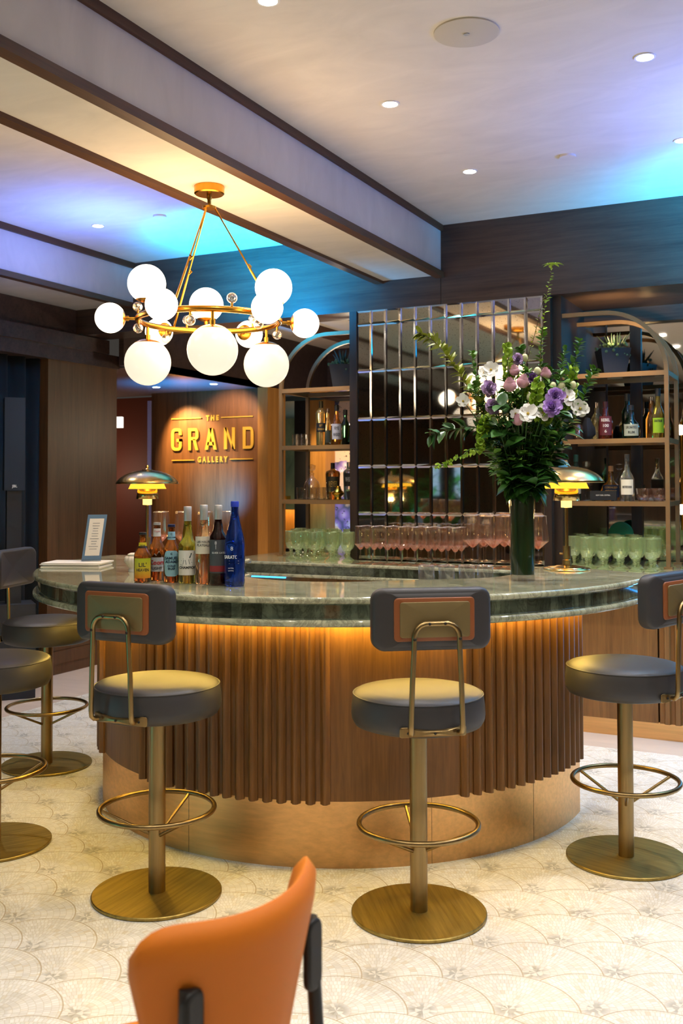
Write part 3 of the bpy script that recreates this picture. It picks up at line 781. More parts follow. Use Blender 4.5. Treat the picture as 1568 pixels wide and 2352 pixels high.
# ------------------------------------------------------------------ cognac armchair in front
ac = thing('armchair', 'cognac leather shell chair with black tube legs, cut off by the bottom edge', 'chair', (-1.045, 1.422, 0), radians(81))
def shell_pt(s_, t_, off):
    R = .27; th = radians(52)*s_; z = .42+t_*(.425+.02*abs(s_)**2)
    wid = 1-.72*max(0, .90-t_)
    lean = -.05*(1-t_)
    rr = R+off
    return (rr*sin(th)*wid, .028-rr*cos(th)-lean*.8, z)
def make_shell():
    m = MB(); ns, nt_ = 28, 16; vs = []
    for side_ in (0, 1):
        for j in range(nt_+1):
            for i in range(ns+1):
                s_ = -1+2*i/ns; t_ = j/nt_
                # rounded outline
                k = 1-max(0, (t_-.84)/.16)**2.5*.16
                edge = max(abs(s_)**14, max(0, (t_-.5)*2)**12)
                th_ = .019*sqrt(max(0, 1-edge))+.002
                tt = t_-.07*abs(s_)**9*(t_ > .5)
                vs.append(shell_pt(s_*k**.6, tt, th_ if side_ else -th_))
    n1 = (ns+1)*(nt_+1); fs = []
    for j in range(nt_):
        for i in range(ns):
            a = j*(ns+1)+i; b = a+1; c = b+ns+1; d = a+ns+1
            fs.append((a, b, c, d)); fs.append((n1+a, n1+d, n1+c, n1+b))
    rim = [j*(ns+1) for j in range(nt_+1)]+[nt_*(ns+1)+i for i in range(1, ns+1)]+[j*(ns+1)+ns for j in range(nt_-1, -1, -1)]
    rim += [i for i in range(ns-1, 0, -1)]
    for k in range(len(rim)):
        a, b = rim[k], rim[(k+1) % len(rim)]; fs.append((a, b, n1+b, n1+a))
    return m.add(vs, fs)
make_shell().build('backrest', M['orange'], ac, ang=80)
MB().lathe([(.0001, .40), (.20, .40), (.232, .415), (.24, .44), (.232, .465), (.20, .478), (.0001, .482)], 48).map(lambda x, y, z: (x, y*1.0+.02, z)).build('seat', M['orange'], ac, ang=60)
for s_ in (-1, 1):
    MB().tube([(s_*.235, -.30, .0), (s_*.170, -.215, .40), (s_*.150, -.205, .76)], .0125, 12).build('leg', M['black'], ac)
    MB().tube([(s_*.22, .24, .0), (s_*.19, .19, .41)], .0125, 12).build('leg', M['black'], ac)
    MB().add(*(lambda q: (q.v, q.f))(pad(.04, .12, .016, .016, .006, 5).map(lambda x, y, z, s_=s_: (s_*.147+x, -.212+y, z+.70)))).build('bracket', M['black'], ac)

# ------------------------------------------------------------------ table lamps
def make_lamp():
    t = thing('table_lamp', '', 'lamp')
    MB().lathe([(.0001, 0), (.11, 0), (.112, .004), (.108, .008), (.09, .010), (.088, .013), (.055, .017), (.05, .02), (.0001, .02)], 56).build('base', M['lampbrass'], t)
    MB().lathe([(.021, .018), (.021, .046), (.0185, .048), (.0185, .112), (.0001, .113)], 28).tube([(-.02, 0, .075), (-.034, 0, .075)], .005, 8).build('socket', M['lampbrass'], t)
    MB().tube([(0, 0, .11), (0, 0, .30)], .0085, 16).build('pole', M['lampbrass'], t)
    R = .178
    pr = [(R*sin(a_)/sin(radians(78)), .414+.078*(cos(a_)-cos(radians(78)))/(1-cos(radians(78)))) for a_ in [radians(78)*i/14 for i in range(14, -1, -1)]]
    pr[-1] = (.0001, pr[-1][1])
    dome = MB().shell(pr, 56).build('shade', M['lampbrass'], t)
    sd = dome.modifiers.new('t', 'SOLIDIFY'); sd.thickness = .003
    MB().lathe([(.03, .488), (.03, .494), (.012, .497), (.007, .503), (.010, .510), (.007, .519), (.0001, .521)], 24).build('finial', M['lampbrass'], t)
    lit = plain('lit_shade_yellow', srgb(250, 200, 70), .5, emit=(1, .52, .035), es=1.7) if 'lit' not in M else M['lit']; M['lit'] = lit
    lit2 = plain('lit_shade_cream', srgb(250, 220, 130), .5, emit=(1, .62, .14), es=2.6) if 'lit2' not in M else M['lit2']; M['lit2'] = lit2
    o = MB().shell([(.106, .385), (.104, .388), (.088, .424)], 48).build('middle_shade', lit, t)
    o = MB().shell([(.063, .328), (.054, .384)], 40).build('inner_shade', M['lampbrass'], t); sd = o.modifiers.new('t', 'SOLIDIFY'); sd.thickness = .002
    MB().shell([(.0255, .295), (.0255, .330)], 32).lathe([(.0001, .294), (.0255, .295)], 32).build('diffuser', lit2, t)
    return t
lp = make_lamp(); lp.location = (-3.505, 4.63, BZ); lp['label'] = 'brass dome table lamp at the left end of the bar'; lp['group'] = 'brass table lamps on the bar'
dup(lp, (-1.158, 4.775, BZ), 0, 'brass dome table lamp at the right end of the bar beside the vase')
for x, y in ((-3.505, 4.63), (-1.158, 4.775)):
    light('table_lamp_bulb', 'POINT', (x, y, BZ+.35), 2.2, (1, .62, .22), .02)
    light('table_lamp_bulb', 'POINT', (x, y, BZ+.275), 2.0, (1, .62, .22), .02)

# ------------------------------------------------------------------ menu, papers, dish
a_, b_ = at(178, 5.10)
pp = tag(MB().box(-.15, .15, -.10, .10, 0, .005).box(-.14, .145, -.09, .095, .005, .010).box(-.155, .15, -.10, .10, .010, .015).box(-.15, .155, -.095, .105, .015, .021).build('menu_stack', M['white'], smooth=False), 'stack of white paper menus lying on the left end of the bar', 'menus', loc=(a_, b_, BZ), rz=radians(20))
a_, b_ = at(210, 5.12)
mn = thing('menu_holder', 'tall narrow blue-grey menu board leaning back on the left of the bar', 'menu board', (a_, b_, BZ+.021), radians(38))
tilt = lambda x, y, z: (x+z*.13, y+z*.18, z)
MB().box(-.048, .048, 0, .005, 0, .235).map(tilt).build('board', plain('blue_grey_board', srgb(96, 128, 160), .45), mn, False)
MB().box(-.036, .036, -.0015, -.0005, .028, .215).map(tilt).build('menu_sheet', M['white'], mn, False)
m = MB()
for k in range(11): 
    w_ = random.uniform(.012, .024); m.box(-w_, w_, -.0022, -.0018, .19-k*.013, .1925-k*.013)
m.map(tilt).build('print_lines', plain('grey_print', (.25, .25, .28), .6), mn, False)
MB().box(-.05, .05, -.03, .03, .0, .012).build('foot', M['crystal'], mn, False)
a_, b_ = at(306, 4.75)
sd_ = thing('fluted_dish', 'small white fluted dish left of the beer bottles', 'dish', (a_, b_, BZ))
MB().lathe([(.0001, 0), (.020, 0), (.022, .006), (.016, .016), (.030, .034), (.040, .052), (.034, .072), (.030, .073), (.034, .052), (.024, .034), (.0001, .028)], 48, rib=lambda a, z: 1+.05*sin(12*a)*min(1, z*20)).build('bowl', M['white'], sd_, ang=70)
MB().lathe([(.0001, .070), (.024, .070), (.026, .082), (.012, .088), (.0001, .089)], 20).build('lid', M['white'], sd_)

# ------------------------------------------------------------------ bottles
def lab(R, z0, z1, half, mat, parent, name='label', taper=0, cols=None):
    m = MB(); n = 16; vs = []; 
    zs = [z0, z1]
    for i in range(n+1):
        a = radians(half)*(-1+2*i/n)
        for z in zs:
            RR = R+.0006-(taper if z == z1 else 0); vs.append((RR*sin(a), -RR*cos(a), z))
    return m.add(vs, [(2*i, 2*i+2, 2*i+3, 2*i+1) for i in range(n)]).build(name, mat, parent)
INK = plain('black_ink', (.03, .03, .03), .6); RED = plain('red_ink', srgb(190, 24, 30), .5); WHT = plain('white_ink', (.85, .85, .85), .5)
GLD = plain('gold_ink', srgb(196, 158, 84), .4, .3)
def bottle(name, label, pos, z, prof, glass, cap=None, capmat=None, liquid=None, rz=None):
    t = thing(name, label, 'bottle', (pos[0], pos[1], z), face(*pos) if rz is None else rz)
    MB().lathe(prof, 32).build('glass', glass, t, ang=50)
    if cap: MB().lathe(cap, 24).build('cap', capmat, t, ang=50)
    return t
def beerprof(h, R): return [(.0001, 0), (R-.004, 0), (R, .005), (R, h*.50), (R*.93, h*.58), (R*.62, h*.68), (.0155, h*.76), (.0130, h*.93), (.0145, h*.935), (.0145, h*.955), (.0135, h*.97), (.0001, h*.97)]
def beercap(h): return [(.0145, h*.955), (.0158, h*.958), (.0150, h), (.0001, h+.001)]
def wineprof(h, R, sh=.60, n=.74): return [(.0001, .004), (R*.5, .002), (R-.004, 0), (R, .006), (R, h*sh), (R*.93, h*(sh+.05)), (R*.62, h*(sh+.11)), (.0165, h*n+.018), (.0145, h*.80), (.0140, h*.985), (.0001, h*.985)]
def sleeve(h, z0): return [(.0152, h*z0), (.0158, h*z0+.002), (.0160, h*.90), (.0165, h*.905), (.0165, h*.995), (.0150, h), (.0001, h+.0005)]
BR_ = []
b1 = bottle('beer_bottle', 'short amber beer bottle with yellow and green label, leftmost of the row', at(328, 4.25), BZ, beerprof(.208, .0365), M['amber'], beercap(.208), M['black'])
def grad():
    m_, nt, p, L = newmat('yellow_orange_label'); tc = nt.nodes.new('ShaderNodeTexCoord'); s_ = nt.nodes.new('ShaderNodeSeparateXYZ'); L.new(tc.outputs['Object'], s_.inputs[0])
    L.new(ramp(nt, N(nt, s_.outputs[2])*9.5-.1, [(0, srgb(226, 120, 30)), (.45, srgb(222, 196, 50)), (1, srgb(178, 206, 40))]), p.inputs['Base Color']); p.inputs['Roughness'].default_value = .5; return m_
lab(.0365, .018, .101, 62, grad(), b1); lab(.019, .142, .166, 70, plain('yellow_neck', srgb(226, 206, 40), .5), b1, 'neck_label', .003)
text('lettering', "LIL'", .024, INK, b1, (0, 0, .073), wrap=.0365, bold=.0004); text('lettering', 'HEAVEN', .017, INK, b1, (0, 0, .052), wrap=.0365, bold=.0003, xs=.85)
text('lettering', 'NEW', .009, INK, b1, (0, 0, .154), wrap=.019)
b2 = bottle('beer_bottle', 'amber beer bottle with silver mountain label and red script lettering', at(361, 4.315), BZ, beerprof(.247, .0335), M['amber'], beercap(.247), M['silver'])
lab(.0335, .040, .100, 62, plain('silver_label', srgb(206, 208, 212), .35, .2), b2)
MB().add([(.0340*sin(a), -.0340*cos(a), z) for a, z in ((-.75, .100), (-.3, .118), (-.1, .108), (.25, .128), (.7, .100))], [(0, 1, 2, 3, 4)]).build('mountain', WHT, b2, False)
text('lettering', 'Coors', .026, RED, b2, (0, 0, .078), wrap=.0338, bold=.0005); text('lettering', 'LIGHT', .016, INK, b2, (0, 0, .054), wrap=.0338, bold=.0003)
lab(.0165, .188, .222, 75, M['white'], b2, 'neck_label', .0018); text('lettering', 'Coors', .010, RED, b2, (0, 0, .210), wrap=.0168)
b3 = bottle('beer_bottle', 'amber beer bottle with pale blue oval label and dark cap', at(394, 4.235), BZ, beerprof(.242, .0335), M['amber'], beercap(.242), plain('navy_cap', srgb(30, 34, 70), .4))
PB = plain('pale_blue_label', srgb(150, 196, 214), .5); NV = plain('navy_ink', srgb(24, 44, 70), .5)
m = MB(); N_ = 24; vs = []
for i in range(N_+1):
    a = radians(62)*(-1+2*i/N_); hh = .058*(1-abs(-1+2*i/N_)**5)**.5*.92
    vs += [(.0341*sin(a), -.0341*cos(a), .080-hh), (.0341*sin(a), -.0341*cos(a), .080+hh)]
m.add(vs, [(2*i, 2*i+2, 2*i+3, 2*i+1) for i in range(N_)]).build('label', PB, b3)
for tx, sz, zz in (('SAMUEL', .016, .102), ('ADAMS', .016, .087), ('COLD', .012, .070), ('SNAP', .012, .058), ('C', .012, .120)): text('lettering', tx, sz, NV, b3, (0, 0, zz), wrap=.0345, bold=.0003)
lab(.0165, .178, .212, 75, PB, b3, 'neck_label', .0018); text('lettering', 'COLD SNAP', .008, NV, b3, (0, 0, .188), wrap=.0168); text('lettering', 'C', .012, NV, b3, (0, 0, .202), wrap=.0165)
b4 = bottle('wine_bottle', 'olive green wine bottle with white horse sketch label and silver cap', at(431, 4.20), BZ, wineprof(.318, .0395, .46, .70), M['olive'], sleeve(.318, .81), M['silver'])
lab(.0395, .035, .137, 65, M['white'], b4); text('lettering', 'CHAMPION', .0145, INK, b4, (0, 0, .066), wrap=.0397, bold=.0004); text('lettering', 'The', .007, INK, b4, (-.026, 0, .078), wrap=.0397)
hs = MB(); 
for p0, p1, w_ in (((-.018, .10), (.010, .108), .007), ((.008, .106), (.016, .126), .005), ((.014, .124), (.024, .118), .004), ((-.016, .098), (-.020, .080), .002), ((-.010, .098), (-.006, .078), .002), ((.004, .100), (.008, .080), .002), ((.010, .100), (.018, .086), .002), ((-.018, .104), (-.028, .094), .0015)):
    dx, dz = p1[0]-p0[0], p1[1]-p0[1]; l_ = hypot(dx, dz); nx, nz = -dz/l_*w_/2, dx/l_*w_/2
    hs.add([(.0402*sin(x/.04), -.0402*cos(x/.04), z) for x, z in ((p0[0]-nx, p0[1]-nz), (p1[0]-nx, p1[1]-nz), (p1[0]+nx, p1[1]+nz), (p0[0]+nx, p0[1]+nz))], [(0, 1, 2, 3)])
hs.build('horse_sketch', plain('grey_green_ink', srgb(60, 84, 84), .6), b4, False)
b5 = bottle('wine_bottle', 'rose wine bottle of clear glass with cream label', at(468, 4.163), BZ, wineprof(.325, .0370, .50, .70), M['rose'], sleeve(.325, .81), M['silver'])
lab(.0370, .125, .196, 65, plain('cream_label', srgb(236, 226, 206), .6), b5); text('lettering', 'LES HAUTS', .0125, INK, b5, (0, 0, .174), wrap=.0372); text('lettering', 'PLATEAUX', .0125, INK, b5, (0, 0, .160), wrap=.0372)
b6 = bottle('wine_bottle', 'dark red wine bottle with grey label and red stripe', at(501, 4.115), BZ, wineprof(.325, .0370, .56, .72), M['redwine'], sleeve(.325, .82), M['silver'])
lab(.0370, .050, .185, 65, plain('slate_label', srgb(74, 78, 84), .5), b6); lab(.0373, .056, .080, 65, plain('dull_red_band', srgb(150, 48, 52), .5), b6, 'stripe')
text('lettering', 'SILVER GATE', .0105, WHT, b6, (0, 0, .132), wrap=.0372, xs=.9); text('lettering', '8', .018, WHT, b6, (-.010, 0, .172), wrap=.0372); MB().tube([(-.010, -.0368, .165), (-.010, -.0374, .147)], .001, 5).build('key_mark', WHT, b6)
b7 = bottle('water_bottle', 'cobalt blue glass water bottle, rightmost of the row', at(539, 4.07), BZ, [(.0001, 0), (.037, 0), (.0405, .004), (.041, .02), (.041, .165), (.038, .19), (.030, .225), (.020, .265), (.0155, .29), (.0145, .322), (.0001, .322)], M['cobalt'],
            [(.0146, .318), (.0165, .319), (.0165, .338), (.0150, .341), (.0001, .341)], plain('blue_screw_cap', srgb(50, 70, 190), .35))
text('lettering', 'SARATOGA', .019, WHT, b7, (-.006, 0, .118), wrap=.0412, bold=.0004, xs=.8); text('lettering', '8', .022, WHT, b7, (-.012, 0, .152), wrap=.0412)
m = MB()
for zz in (.1035, .0925): m.box(-.024, .016, -.0003, .0003, zz-.0006, zz+.0006)
m.map(lambda x, y, z: ((.0417+y)*sin(x/.0412), -(.0417+y)*cos(x/.0412), z)).build('label_frame', WHT, b7, False)
for k in range(4): text('lettering', 'sparkling', .006, WHT, b7, (-.016, 0, .075-k*.010), wrap=.0412) if k < 2 else None
for b in (b1, b2, b3, b4, b5, b6, b7): b['group'] = 'bottles lined up on the bar'

# ------------------------------------------------------------------ glassware
def make_wine(h, R, name='wine_glass'):
    t = thing(name, '', 'wine glass')
    zb = h*.40
    bowl = [(.010, zb-.004), (R*.55, zb+h*.055), (R, zb+h*.13), (R*.97, zb+h*.22), (R*.80, h)]
    up_ = MB().shell(catmull(bowl[2:], 5), 28).build('bowl', M['pinkglass'], t)
    MB().torus(R*.80, .0016, (0, 0, h), 28, 6).build('rim', M['rim'], t)
    MB().shell(catmull(bowl[:3], 4), 28).lathe([(.0001, zb-.006), (.012, zb), (R*.5, zb+h*.045), (.0001, zb+h*.04)], 20).build('bowl_base', M['pinkdeep'], t)
    MB().lathe([(.0045, .006), (.0028, .02), (.0028, zb-.02), (.006, zb-.004)], 10).build('stem', M['pinkglass'], t)
    MB().lathe([(.0001, 0), (R*.82, 0), (R*.82, .0015), (.010, .005), (.0045, .008)], 28).build('foot', M['pinkdeep'], t)
    return t
def place(proto, spots, z, labelfn, group, state={}):
    for i, (x, y) in enumerate(spots):
        lb = labelfn(i)
        if proto.name not in state:
            state[proto.name] = 1; o = proto; o.location = (x, y, z); o['label'] = lb
        else: o = dup(proto, (x, y, z), random.uniform(0, 6), lb)
        o['group'] = group
wg = make_wine(.262, .047)
la = [(-3.31, 4.50), (-3.20, 4.55), (-3.09, 4.60), (-2.985, 4.655)]; lb_ = [(-3.25, 4.405), (-3.14, 4.455), (-3.03, 4.505)]
place(wg, la, BZ, lambda i: f'tall pink-tinted wine glass behind the bottles, {ORD[i]} from left in back row', 'wine glasses on the left bar end')
place(wg, lb_, BZ, lambda i: f'tall pink-tinted wine glass behind the bottles, {ORD[i]} from left in near row', 'wine glasses on the left bar end')
ws = make_wine(.252, .042)
fr_ = [(uat(px, 6.13), 6.13) for px in (827, 858, 889, 920, 951, 982, 1013, 1044)]
bk_ = [(uat(px, 6.24), 6.24) for px in (842, 872, 903, 934, 966, 997, 1028, 1058)]
place(ws, fr_, CZ, lambda i: f'pink-tinted wine glass below the mirror, {ORD[i]} from left in the front row', 'wine glasses below the mirror')
place(ws, bk_, CZ, lambda i: f'pink-tinted wine glass below the mirror, {ORD[i]} from left in the rear row', 'wine glasses below the mirror')
wb = make_wine(.335, .066)
sp_ = [(uat(px, 6.13), 6.13) for px in (1084, 1131, 1177, 1234)]; sp2 = [(uat(px, 6.275), 6.275) for px in (1109, 1157, 1205)]
place(wb, sp_, CZ, lambda i: f'large coral-bottomed wine glass by the vase, {ORD[i]} from left in front row', 'large wine glasses by the vase')
place(wb, sp2, CZ, lambda i: f'large coral-bottomed wine glass by the vase, {ORD[i]} from left in rear row', 'large wine glasses by the vase')
# tumblers on the inner ledge
tb = thing('highball_glass', '', 'glass')
MB().shell([(.036, .004), (.040, .235)], 28).build('wall', glassy('highball_glass', (.86, .88, .87), (1, .92, .85), .10, gloss=.22), tb)
MB().torus(.040, .0018, (0, 0, .235), 28, 6).build('rim', M['rim'], tb)
MB().lathe([(.0001, 0), (.036, 0), (.036, .008), (.0001, .010)], 24).build('base', M['crystal'], tb)
place(tb, [at(px, 4.86) for px in (978, 1024, 1070, 1112)], .87, lambda i: f'clear tall glass on the ledge inside the bar, {ORD[i]} from the left', 'tall glasses inside the bar')
# goblets
gb = thing('goblet', '', 'goblet')
h = .197; R = .0430
rb = lambda a, z: 1+.032*sin(14*a+z*160)*sin(14*a-z*160)
MB().shell(catmull([(.014, .072), (.030, .082), (.0415, .115), (R, .155), (R*.96, h)], 5), 42, rib=rb).torus(R*.96, .002, (0, 0, h), 30, 6).build('bowl', M['greenglass'], gb, ang=80)
MB().lathe([(.0001, .070), (.014, .072), (.017, .064), (.010, .058), (.015, .050), (.010, .042), (.009, .034), (.013, .026), (.013, .022)], 18).build('stem', M['greenglass'], gb, ang=80)
MB().lathe([(.0001, 0), (.036, 0), (.038, .004), (.026, .012), (.013, .024)], 32, rib=lambda a, z: 1+.05*abs(sin(8*a))).build('foot', M['greenglass'], gb, ang=80)
def gobs(px0, px1, n, v): return [(uat(px0+(px1-px0)*i/(n-1), v), v) for i in range(n)]
place(gb, gobs(684, 796, 4, 6.24), CZ, lambda i: f'pale green pressed goblet under left shelf, {ORD[i]} from left in the front row', 'green goblets under the left shelf')
place(gb, gobs(668, 800, 5, 6.38), CZ, lambda i: f'pale green pressed goblet under left shelf, {ORD[i]} from left in the second row', 'green goblets under the left shelf')
place(gb, gobs(680, 802, 5, 6.66), CZ, lambda i: f'pale green pressed goblet under left shelf, {ORD[i]} from left in the third row', 'green goblets under the left shelf')
place(gb, gobs(690, 800, 4, 6.80), CZ, lambda i: f'pale green pressed goblet under left shelf, {ORD[i]} from left in the rear row', 'green goblets under the left shelf')
place(gb, gobs(1345, 1492, 5, 6.30), CZ, lambda i: f'pale green patterned goblet under right shelf, {ORD[i]} from left in front row', 'green goblets under the right shelf')
place(gb, gobs(1316, 1500, 6, 6.43), CZ, lambda i: f'pale green patterned goblet under right shelf, {ORD[i]} from left in second row', 'green goblets under the right shelf')
place(gb, gobs(1335, 1498, 5, 6.66), CZ, lambda i: f'pale green patterned goblet under right shelf, {ORD[i]} from left in third row', 'green goblets under the right shelf')
place(gb, gobs(1325, 1490, 5, 6.80), CZ, lambda i: f'pale green patterned goblet under right shelf, {ORD[i]} from left in rear row', 'green goblets under the right shelf')

# ------------------------------------------------------------------ arched shelf units
SZ = [2.207, 1.784, 1.384]
VF, VB = 6.53, 6.95
def shelf_unit(label, up_, ue, sgn, name='arched_shelf'):
    # up_: outer post u, ue: inner end u; sgn -1 when the arch opens to the left
    t = thing(name, label, 'shelf', (up_, VF, CZ)); w = .013; L = abs(ue-up_); s_ = 1 if ue > up_ else -1
    Rr = .39 if L > .55 else .36; zt = 2.595-CZ; zs = zt-Rr
    def sq(pts, parent, nm):
        m = MB(); 
        for (x0, z0), (x1, z1) in zip(pts[:-1], pts[1:]):
            d = Vector((x1-x0, z1-z0)).normalized(); nx, nz = -d.y*w, d.x*w
            m.add([(x0-nx, -w, z0-nz), (x0+nx, -w, z0+nz), (x1+nx, -w, z1+nz), (x1-nx, -w, z1-nz), (x0-nx, w, z0-nz), (x0+nx, w, z0+nz), (x1+nx, w, z1+nz), (x1-nx, w, z1-nz)],
                  [(0, 1, 2, 3), (7, 6, 5, 4), (0, 3, 7, 4), (1, 5, 6, 2)])
        return m
    for k, y in enumerate((0, VB-VF)):
        arc = [(0, .012)]+[(0, zs)]+[(s_*(Rr-Rr*cos(radians(q))), zs+Rr*sin(radians(q))) for q in range(6, 91, 6)]+[(s_*L, zt)]
        sq(arc, t, 'f').map(lambda x, yy, z, y=y: (x, yy+y, z)).build('arched_post', M['shelf_metal'], t, False)
        MB().box(-.026, .026, y-.026, y+.026, 0, .012).build('foot', M['shelf_metal'], t, False)
        if sgn > 0: MB().box(s_*L-w, s_*L+w, y-w, y+w, 0, zt).build('inner_post', M['shelf_metal'], t, False)
    for z in SZ:
        zz = z-CZ; x0, x1 = sorted((0, s_*L))
        b = MB().box(x0, x1, -.012, .012, zz-.030, zz).box(x0, x1, VB-VF-.012, VB-VF+.012, zz-.030, zz).box(-s_*.012 if s_ > 0 else -.0, s_*.012 if s_ > 0 else .012, 0, VB-VF, zz-.030, zz)
        rail = b.build('shelf_rail', M['shelf_metal'], t, False)
        MB().box(x0, x1, .012, VB-VF-.012, zz-.012, zz-.004).build('glass_shelf', M['glass'], rail, False)
    return t
shelf_unit('bronze arched open shelf left of the mirror panel', -3.715, -3.10, -1)
shelf_unit('bronze arched shelf right of the bouquet before the mirrored niche', -.948, -1.645, 1)
light('shelf_fill', 'SPOT', (-3.42, 6.2, 2.68), 34, WARM, .03, 80, .6, look=(-3.45, 6.7, 1.0))  # added spots that brighten the shelf bottles, no such downlights
light('shelf_fill', 'SPOT', (-1.25, 6.15, 2.68), 40, WARM, .03, 80, .6, look=(-1.3, 6.7, 1.0))
light('goblet_fill', 'SPOT', (-1.1, 6.05, 2.6), 48, (1, .9, .5), .03, 40, .6, look=(-1.2, 6.55, 1.0))  # added spots brightening the goblets, which do not glow themselves
light('goblet_fill', 'SPOT', (-3.3, 6.0, 2.6), 40, (1, .9, .5), .03, 40, .6, look=(-3.4, 6.5, 1.0))

def planter(u, v, z, s_, label, small=False):
    t = thing('succulent_planter', label, 'planter', (u, v, z), radians(24)); 
    w0, w1, hh = .070*s_, .098*s_, .175*s_
    MB().add([(-w0, -w0, 0), (w0, -w0, 0), (w0, w0, 0), (-w0, w0, 0), (-w1, -w1, hh), (w1, -w1, hh), (w1, w1, hh), (-w1, w1, hh), (-w1*.9, -w1*.9, hh), (w1*.9, -w1*.9, hh), (w1*.9, w1*.9, hh), (-w1*.9, w1*.9, hh), (-w1*.9, -w1*.9, hh-.02), (w1*.9, -w1*.9, hh-.02), (w1*.9, w1*.9, hh-.02), (-w1*.9, w1*.9, hh-.02)],
             [(0, 3, 2, 1), (0, 1, 5, 4), (1, 2, 6, 5), (2, 3, 7, 6), (3, 0, 4, 7), (4, 5, 9, 8), (5, 6, 10, 9), (6, 7, 11, 10), (7, 4, 8, 11), (8, 9, 13, 12), (9, 10, 14, 13), (10, 11, 15, 14), (11, 8, 12, 15), (12, 13, 14, 15)]).build('pot', M['planter'], t, False)
    if not small:
        m = MB()
        for k in range(17):
            a = random.uniform(0, 2*pi); ti = random.uniform(.05, .75) if k > 4 else .1*k; l_ = random.uniform(.10, .15)*s_
            e = Vector((cos(a)*sin(ti), sin(a)*sin(ti), cos(ti))); b0 = Vector((.012*s_+cos(a)*.02, sin(a)*.02, hh-.01))
            m.tube([b0, b0+e*l_*.5, b0+e*l_], [.011*s_, .008*s_, .0008], 6)
        m.build('aloe_leaves', M['aloe'], t)
    m = MB()
    for k in range(40 if small else 80):
        a = random.uniform(0, 2*pi); r = w1*random.uniform(.3, 1.12); z_ = hh+random.uniform(-.01, .035)*s_
        if r > w1*.92 and not small: z_ = hh+random.uniform(-.06, .02)*s_
        m.ball(random.uniform(.007, .013)*s_*(1.4 if small else 1), (r*cos(a), r*sin(a), z_), 7, 5)
    m.build('sedum', M['succ'], t)
    return t
planter(uat(788, 6.74), 6.74, SZ[0], 1.02, 'black planter with aloe on top of the left shelf')
planter(uat(1409, 6.74), 6.74, SZ[0], 1.0, 'black planter with spiky aloe on top of the right shelf')
planter(uat(806, 6.62), 6.62, SZ[2], .36, 'tiny black planter with moss green succulent on the left shelf', True)

def rocks(R, h, n=14):
    t = thing('rocks_tumbler', '', 'tumbler')
    MB().shell([(R*.92, .006), (R, h*.5), (R, h)], 42, rib=lambda a, z: 1+.045*sin(n*a)).build('wall', M['crystal'], t, ang=80)
    MB().lathe([(.0001, 0), (R*.9, 0), (R*.92, .012), (.0001, .014)], 28).build('base', M['glass'], t)
    return t
rk = rocks(.036, .092)
place(rk, [(uat(682, 6.64), 6.64), (uat(692, 6.74), 6.74), (uat(703, 6.63), 6.63)], SZ[1], lambda i: f'ribbed clear tumbler on the middle left shelf, {ORD[i]} from the left', 'ribbed tumblers middle left shelf')
place(rk, [(uat(692, 6.60), 6.60), (uat(715, 6.61), 6.61), (uat(737, 6.60), 6.60), (uat(752, 6.62), 6.62)], SZ[2], lambda i: f'ribbed clear tumbler on the lowest left shelf, {ORD[i]} from the left', 'ribbed tumblers lowest left shelf')
def spirit(label, px, v, z, hpx, R, glass, capm, lb=None, lbc=None, words=(), style=0, wordm=None, lbz=(.10, .42)):
    u = uat(px, v); h_ = hpx*dep(u, v)/2310
    if style == 0: pr = [(.0001, 0), (R-.003, 0), (R, .004), (R, h_*.55), (R*.9, h_*.62), (.016, h_*.72), (.013, h_*.88), (.0001, h_*.88)]
    elif style == 1: pr = [(.0001, 0), (R*.82, 0), (R*.86, .01), (R, h_*.70), (R*.9, h_*.76), (.02, h_*.81), (.015, h_*.86), (.0001, h_*.88)]
    elif style == 2: pr = [(.0001, 0), (R*.8, 0), (R, h_*.10), (R, h_*.30), (R*.8, h_*.45), (.02, h_*.58), (.014, h_*.85), (.0001, h_*.88)]
    elif style == 3: pr = [(.0001, 0), (R-.002, 0), (R, .004), (R, h_*.46), (R*.75, h_*.56), (.018, h_*.66), (.013, h_*.9), (.0001, h_*.9)]
    else: pr = [(.0001, 0), (R-.002, 0), (R, .003), (R*.9, h_*.60), (R*.6, h_*.75), (.012, h_*.83), (.012, h_*.9), (.0001, h_*.9)]
    cr = .0165; t = bottle('spirit_bottle', label, (u, v), z, pr, glass, [(cr, h_*.84), (cr, h_*.995), (.0001, h_)], capm)
    if lb is not None:
        lab(R*(1.0 if style != 1 else .99), h_*lbz[0], h_*lbz[1], 52, lb, t)
        zz = h_*(lbz[1]-.06); n_ = max(1, len(words)); st = h_*(lbz[1]-lbz[0])/(n_+.4)
        for i, wd in enumerate(words):
            text('lettering', wd, st*.72, wordm or INK, t, (0, 0, h_*lbz[1]-st*(i+.7)), wrap=R*1.01, width=min(1.25*R, .22*R*len(wd)+.004), bold=.0004)
    return t
DK = plain('dark_label', srgb(26, 26, 30), .5); BLK = M['black']
spirit('tall pale gold bottle with black ornament on the middle left shelf', 737, 6.62, SZ[1], 103, .040, M['gold_sp'], plain('bronze_cap', srgb(90, 78, 50), .4, .6), DK, None, ('ST', 'GERMAIN'), 1, GLD, (.30, .50))
spirit('slim clear gold bottle behind the ornate one, middle left shelf', 752, 6.80, SZ[1], 88, .030, M['gold_sp'], M['crystal'], plain('greyed_label', srgb(150, 150, 120), .5), None, (), 0)
spirit('amber bottle with pale blue patterned label and black cap, middle left shelf', 773, 6.60, SZ[1], 93, .042, M['whisky'], BLK, plain('blue_white_label', srgb(190, 196, 216), .5), None, ('RYE', 'WHISKEY'), 3, NV, (.14, .52))
spirit('dark green bottle behind the amber one on the middle left shelf', 793, 6.80, SZ[1], 84, .034, M['dkgreen'], BLK, None, None, (), 0)
